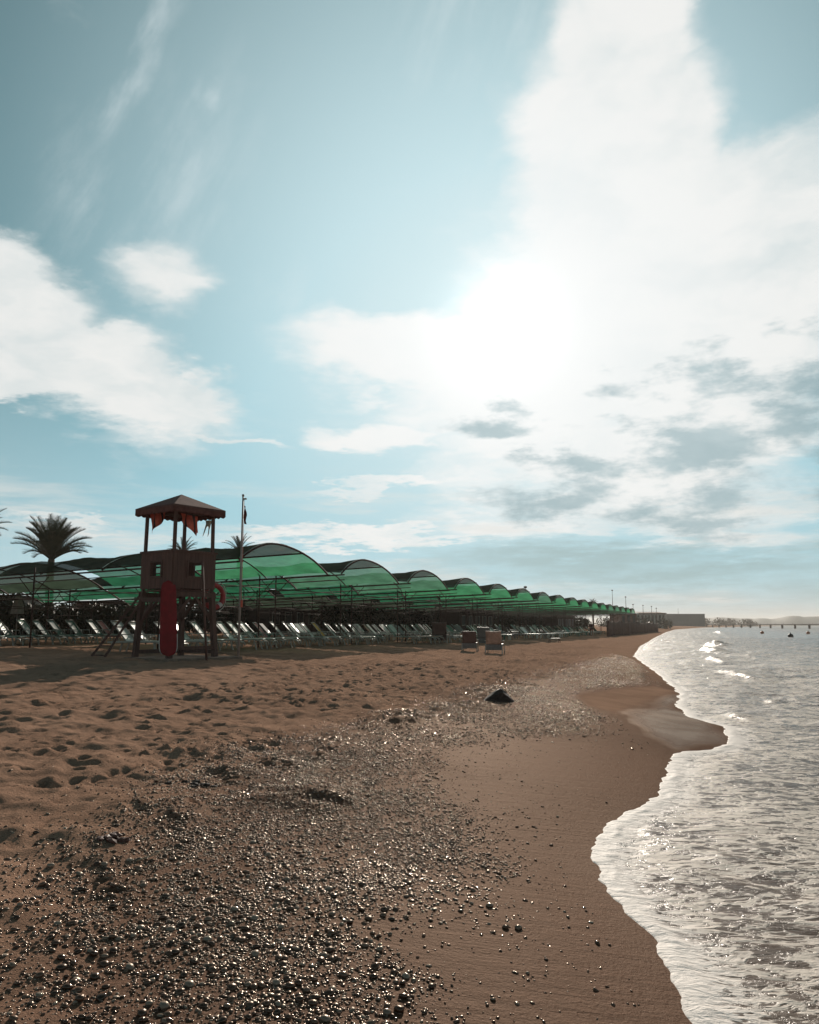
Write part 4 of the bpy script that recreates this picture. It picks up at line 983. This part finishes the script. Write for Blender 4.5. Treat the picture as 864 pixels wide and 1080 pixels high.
def palm(px, dist, top_py, R_, label, nf=30, up=.75, leaf=.5):
    p = at_depth(px, dist); rnd = random.Random(int(px * 7 + dist)); b_ = (540 - top_py) / FPX
    ztop = EYE + dist * (math.sin(PITCH) + b_ * math.cos(PITCH)) / (math.cos(PITCH) - b_ * math.sin(PITCH)) - p.z
    t = empty('palm_tree', p); tag(t, label, 'palm tree', 'palms rising behind the canopies')
    MB().tube([(0, 0, -.2), (.05, 0, ztop * .3), (-.04, .03, ztop * .7), (0, 0, ztop)], .26 * R_ / 3 + .05, 10, .17 * R_ / 3 + .04).build('trunk', M['bark'], t)
    b = MB()
    for i in range(nf):
        az = i * 2.399 + rnd.gauss(0, .2); inc = (.12 + .95 * (i / nf)) * up + rnd.gauss(0, .07); L = R_ * rnd.uniform(.88, 1.08) * (1.0 if i / nf < .8 else .85)
        d = Vector((math.cos(az), math.sin(az), 0)); pts = []; n = 13; p0 = Vector((0, 0, ztop - .1)); th = math.pi / 2 - inc
        for k in range(n):
            pts.append(p0.copy()); p0 = p0 + (d * math.cos(th) + Vector((0, 0, 1)) * math.sin(th)) * (L / (n - 1)); th -= .068 * (.4 + k * .1) * (.5 + inc)
        b.tube(pts, .035 * R_ / 3, 4, .008)
        for k in range(2, n):
            for sub in (0, .34, .67):
                if k + sub > n - 1: continue
                a = pts[k]; tt = (pts[min(k + 1, n - 1)] - pts[k - 1]).normalized(); q = a + (pts[min(k + 1, n - 1)] - a) * sub
                side = tt.cross(Vector((0, 0, 1)))
                side = side.normalized() if side.length > .05 else d.cross(Vector((0, 0, 1)))
                nrm = side.cross(tt); f = (k + sub) / (n - 1); ll = leaf * R_ / 3 * (math.sin(math.pi * (.12 + .84 * f)) ** .7) * rnd.uniform(.8, 1.15)
                for s in (-1, 1):
                    e = (side * s * .62 + tt * .72 + nrm * .34 + Vector((0, 0, -.12 * rnd.random()))).normalized() * ll; w = tt * .026 * R_ / 3 * 1.5
                    b.add([q - w, q + w, q + e + w * .1, q + e - w * .2], [(0, 1, 2, 3)])
    b.build('crown', M['leafpalm'], t)
palm(50, 56, 590, 3.25, 'tall date palm with upright feathery crown standing clear at the left', 44, .92, .72)
palm(-29, 60, 563, 2.6, 'palm at the left edge with only a frond tip in view', 26, 1.15, .55)
palm(190, 70, 584, 1.7, 'palm crown peeping over the canopy behind the lifeguard tower', 24, 1.1, .5)
palm(250, 74, 582, 1.9, 'palm crown peeping over the canopy behind the flag pole', 24, 1.25, .5)
palm(626, 190, 636.5, 1.55, 'small round palm above the farthest canopies', 26, 1.5, .5)
palm(645, 240, 642.5, 1.3, 'tiny palm beside the masts past the last canopy', 18, 1.5, .5)

# ------------------------------------------------------------------ far end of the beach
def reed_fence():
    u0, u1, v0, v1 = 103.0, 208.0, -13.6, -15.0; t = empty('reed_fence', (0, 0, 0)); tag(t, 'long brown reed windbreak at the far end of the beach', 'fence')
    b = MB(); n = 60; h = 1.9; P = []
    for i in range(n + 1):
        u = u0 + (u1 - u0) * i / n; v = v0 + (v1 - v0) * i / n + .15 * math.sin(i * .9); x, y = uv_xy(u, v); z = gz(x, y)
        P.append([Vector((x, y, z - .1)), Vector((x, y, z + h * .55)), Vector((x, y, z + h + .12 * math.sin(i * 1.7) + random.gauss(0, .06)))])
    s = thicken(MB().sheet(P).build('reed_screen', M['reed'], t), .06)
    for i in range(0, n + 1, 5):
        q = P[i][0]; MB().tube([(q.x, q.y - .08, q.z), (q.x, q.y - .08, q.z + 2.15)], .06, 6).build('post', M['steel'], t)
reed_fence()
def mast(px, dist, top_py, label):
    p = at_depth(px, dist); b_ = (540 - top_py) / FPX; zt = EYE + dist * (math.sin(PITCH) + b_ * math.cos(PITCH)) / (math.cos(PITCH) - b_ * math.sin(PITCH)) - p.z
    o = MB().tube([(0, 0, -.2), (0, 0, zt * .6), (0, 0, zt)], .13 * dist / 240, 6, .05).box((0, 0, zt - .2), (.5, .08, .3)).build('mast', M['steel'], None, p); tag(o, label, 'mast', 'thin masts past the last canopy')
mast(647, 250, 622, 'tallest thin mast past the last canopy'); mast(661, 260, 629, 'second tallest thin mast, right of the tallest'); mast(668.5, 270, 637, 'short mast above the pale roofed hall')
mast(679, 300, 638, 'thin mast between the hall and the arcade'); mast(688, 310, 639, 'thin mast above the arcade roof'); mast(693, 320, 641, 'rightmost thin mast above the arcade end'); mast(555, 130, 618, 'thin mast poking over the middle canopies')
def far_box(px0, px1, dist, top_py, dep, wallm, roofm, label, arcs=0, base_py=None):
    x0 = (px0 - 432) / FPX * dist * .99; x1 = (px1 - 432) / FPX * dist * .99; cx = (x0 + x1) / 2; z = gz(cx, dist); b_ = (540 - top_py) / FPX
    h = EYE + dist * (math.sin(PITCH) + b_ * math.cos(PITCH)) / (math.cos(PITCH) - b_ * math.sin(PITCH)) - z; t = empty('beach_building', (cx, dist, z)); tag(t, label, 'building')
    w = x1 - x0; MB().box((0, dep / 2, h * .45 - .5), (w, dep, h * .9 + 1)).build('wall', wallm, t)
    if roofm:
        b = MB().add([(-w / 2 - .5, -.6, h * .86), (w / 2 + .5, -.6, h * .86), (w / 2 + .5, dep + .6, h * .86), (-w / 2 - .5, dep + .6, h * .86), (-w / 2 - .5, -.6, h * .91), (w / 2 + .5, -.6, h * .91), (w / 2 + .5, dep + .6, h * .91), (-w / 2 - .5, dep + .6, h * .91), (-w / 2 + 1, dep * .5, h), (w / 2 - 1, dep * .5, h)],
                     [(0, 1, 2, 3), (0, 1, 5, 4), (1, 2, 6, 5), (2, 3, 7, 6), (3, 0, 4, 7), (4, 5, 9, 8), (5, 6, 9), (6, 7, 8, 9), (7, 4, 8)]); b.build('roof', roofm, t)
    for i in range(arcs):
        xx = (i + .5) / arcs * w - w / 2; MB().box((xx, -.06, h * .52), (w / arcs * .5, .1, h * .5)).build('window', M['dark'], t)
    return t
far_box(655, 672, 255, 645, 14, M['reed'], M['roofwhite'], 'hall with pale green-white roof past the last canopy', 3)
far_box(672, 702, 330, 645, 14, M['wall'], M['brownwall'], 'low arcaded building with a row of dark bays beyond the windbreak', 8)
far_box(704, 744, 620, 646, 30, M['grey_build'], None, 'long flat grey building across the far shore', 0)
far_box(722, 730, 700, 654.5, 12, M['wall'], M['roofwhite'], 'small white building on the far shore below the grey one', 2)
far_box(732, 742, 720, 655, 12, M['wall'], M['roofwhite'], 'white wide building right of the small white one on the far shore', 3)
mast(716, 640, 642, 'crossed antenna mast on the far grey building')
# tree belt at the far end, too dense to count
def far_wood():
    rnd = random.Random(3); b = MB()
    for i in range(90):
        px = rnd.uniform(628, 705) if i < 40 else rnd.uniform(700, 800); dist = rnd.uniform(280, 420) if i < 40 else rnd.uniform(750, 1000)
        p = at_depth(px, dist); h = rnd.uniform(2.0, 4.2) if i < 40 else rnd.uniform(4, 8); leaf_cloud(b, (p.x, p.y, p.z + h * .5), (h * .7, h * .7, h * .55), 60, h * .17, rnd)
    tag(b.build('far_wood', M['leafmid'], None), 'low dark belt of trees at the far end of the bay', 'trees', kind='stuff')
far_wood()
def hills():
    n = 260; b = []
    for (d0, hs, seed, p0, p1) in ((1500, 1.0, 3, 690, 1500), (2600, 1.9, 8, 640, 1700)):
        rows = []
        pxs = np.linspace(p0, p1, n)
        prof = np.interp(pxs, [640, 700, 744, 760, 785, 815, 830, 850, 880, 960, 1100, 1700], [3, 5, 8, 8.5, 6.5, 7.5, 9.5, 9, 6, 8, 10, 8]) if d0 < 2000 else np.interp(pxs, [640, 740, 800, 840, 870, 1000, 1200, 1700], [4, 6, 6, 8, 9.5, 10, 13, 12])
        X = (pxs - 432) / FPX * d0; hgt = (prof + 1.1 * fbm(pxs * .11, pxs * 0, seed, 4)) / FPX * d0 
        Yr = np.linspace(-.25, .6, 14); shp = np.clip(np.cos(np.clip((Yr - .0) / (np.where(Yr < 0, .25, .6)) * math.pi / 2, -math.pi / 2, math.pi / 2)), 0, 1)
        XX, YY = np.meshgrid(X, Yr); HH = hgt[None, :] * shp[:, None]; YYY = d0 * (1 + YY * .35); XX = XX * (1 + YY * .35)
        me = grid_mesh('hills', XX, YYY, HH + EYE - 1.0 + 1.6 * fbm(XX * .03, YYY * .03, seed, 4) * shp[:, None] - 2 * (1 - shp[:, None]))
        o = link('hills', me, M['hill']); tag(o, kind='structure'); o['label'] = 'low wooded hills across the bay'
hills()

# pier and buoys
def pier():
    A, B = Vector((230, 620, 0)), Vector((186, 352, 0)); d = (B - A); L = d.length; dn = d.normalized(); t = empty('pier', A); tag(t, 'long low pier on thin piles crossing the far water', 'pier')
    rel = lambda f, z: A.lerp(B, f) - A + Vector((0, 0, z)); zt = EYE + .35
    MB().beam(rel(-.2, zt - .2), rel(1.15, zt - .2), 2.6, .42).build('deck', M['pier'], t)
    rl = MB()
    for i in range(24): f = i / 23 * 1.3 - .18; rl.beam(rel(f, zt), rel(f, zt + .55), .10, .10)
    rl.build('rail_post', M['pier'], t)
    for i in range(17):
        f = i / 16 * 1.3 - .18; n = Vector((dn.y, -dn.x, 0))
        MB().tube([rel(f, -3), rel(f, zt - .4)], .52, 8).build('pile', M['pier'], t)
pier()
def float_buoy(px, py, r, material, label, tall=False):
    a = (px - 432) / FPX; b_ = (540 - py) / FPX; rz = math.sin(PITCH) + b_ * math.cos(PITCH); k = -EYE / rz; x, y = a * k, (math.cos(PITCH) - b_ * math.sin(PITCH)) * k
    t = empty('buoy', (x, y, 0)); tag(t, label, 'buoy')
    b = MB(); rows = [[Vector((math.cos(q) * r * math.sin(g) * 1.0, math.sin(q) * r * math.sin(g), r * .45 + r * .85 * math.cos(g))) for q in np.linspace(0, 2 * math.pi, 17)] for g in np.linspace(.01, math.pi - .01, 10)]
    b.sheet(rows).build('float', material, t); MB().tube([(0, 0, r * 1.2), (0, 0, r * 1.7)], r * .18, 6).build('top_ring', M['steel'], t)
float_buoy(834, 672, .42, M['black'], 'round black buoy floating off the beach'); float_buoy(852.5, 668.5, .40, M['orangebuoy'], 'orange buoy near the right edge, right of the black one'); float_buoy(804, 668, .40, M['orangebuoy'], 'faint orange buoy left of the black one')

# a bather by the far loungers
def person():
    p = at_depth(623.5, 98); t = empty('person', p, R(-20)); tag(t, 'person in dark red clothes standing among the far loungers, arms hanging', 'person')
    def skin(name, verts, edges, rad, material, parent):
        me = bpy.data.meshes.new(name); me.from_pydata(verts, edges, []); o = link(name, me, material, parent)
        md = o.modifiers.new('skin', 'SKIN'); md.use_smooth_shade = True
        for i, r in enumerate(rad): me.skin_vertices[0].data[i].radius = (r, r * .85)
        me.skin_vertices[0].data[0].use_root = True; s = o.modifiers.new('sub', 'SUBSURF'); s.levels = s.render_levels = 1; return o
    V_ = [(0, 0, .95), (0, 0, 1.15), (0, 0, 1.38), (0, .01, 1.50), (0, .02, 1.60), (0, .02, 1.70), (-.19, 0, 1.38), (-.24, .02, 1.12), (-.25, .08, .88), (-.25, .10, .78), (.19, 0, 1.38), (.24, .02, 1.12), (.25, .08, .88), (.25, .10, .78), (-.10, 0, .90), (-.11, .02, .50), (-.11, 0, .09), (-.11, .14, .03), (.10, 0, .90), (.12, .05, .50), (.13, 0, .09), (.13, .14, .03)]
    E_ = [(0, 1), (1, 2), (2, 3), (3, 4), (4, 5), (2, 6), (6, 7), (7, 8), (8, 9), (2, 10), (10, 11), (11, 12), (12, 13), (0, 14), (14, 15), (15, 16), (16, 17), (0, 18), (18, 19), (19, 20), (20, 21)]
    skin('body', V_, E_, [.15, .14, .16, .06, .095, .085, .07, .05, .04, .035, .07, .05, .04, .035, .10, .07, .05, .04, .10, .07, .05, .04], M['skin'], t)
    skin('shirt', [(0, 0, .93), (0, 0, 1.16), (0, 0, 1.39), (-.20, 0, 1.38), (-.235, .02, 1.18), (.20, 0, 1.38), (.235, .02, 1.18)], [(0, 1), (1, 2), (2, 3), (3, 4), (2, 5), (5, 6)], [.18, .165, .175, .09, .07, .09, .07], M['darkcloth'], t)
    skin('shorts', [(0, 0, .96), (-.10, 0, .88), (-.115, .02, .55), (.10, 0, .88), (.125, .04, .55)], [(0, 1), (1, 2), (0, 3), (3, 4)], [.17, .12, .10, .12, .10], M['darkcloth'], t)
    skin('hair', [(0, -.01, 1.62), (0, .0, 1.72), (0, .03, 1.75)], [(0, 1), (1, 2)], [.095, .09, .06], M['hair'], t)
person()

# ------------------------------------------------------------------ sea haze
def haze():
    b = MB().box((0, 2000, -8), (24000, 24000, 90)); m = bpy.data.materials.new('thin sea haze'); m.use_nodes = True; T = NT(m.node_tree); T.n.remove(T.n['Principled BSDF'])
    v = T.node('ShaderNodeVolumePrincipled', {'Color': (.84, .79, .74), 'Density': HAZE, 'Anisotropy': .35}); T.l.new(v.outputs[0], T.n['Material Output'].inputs['Volume'])
    o = b.build('haze', m, None); tag(o, 'pale sea haze over the whole bay', 'haze', kind='stuff')
HAZE = .00021
haze()
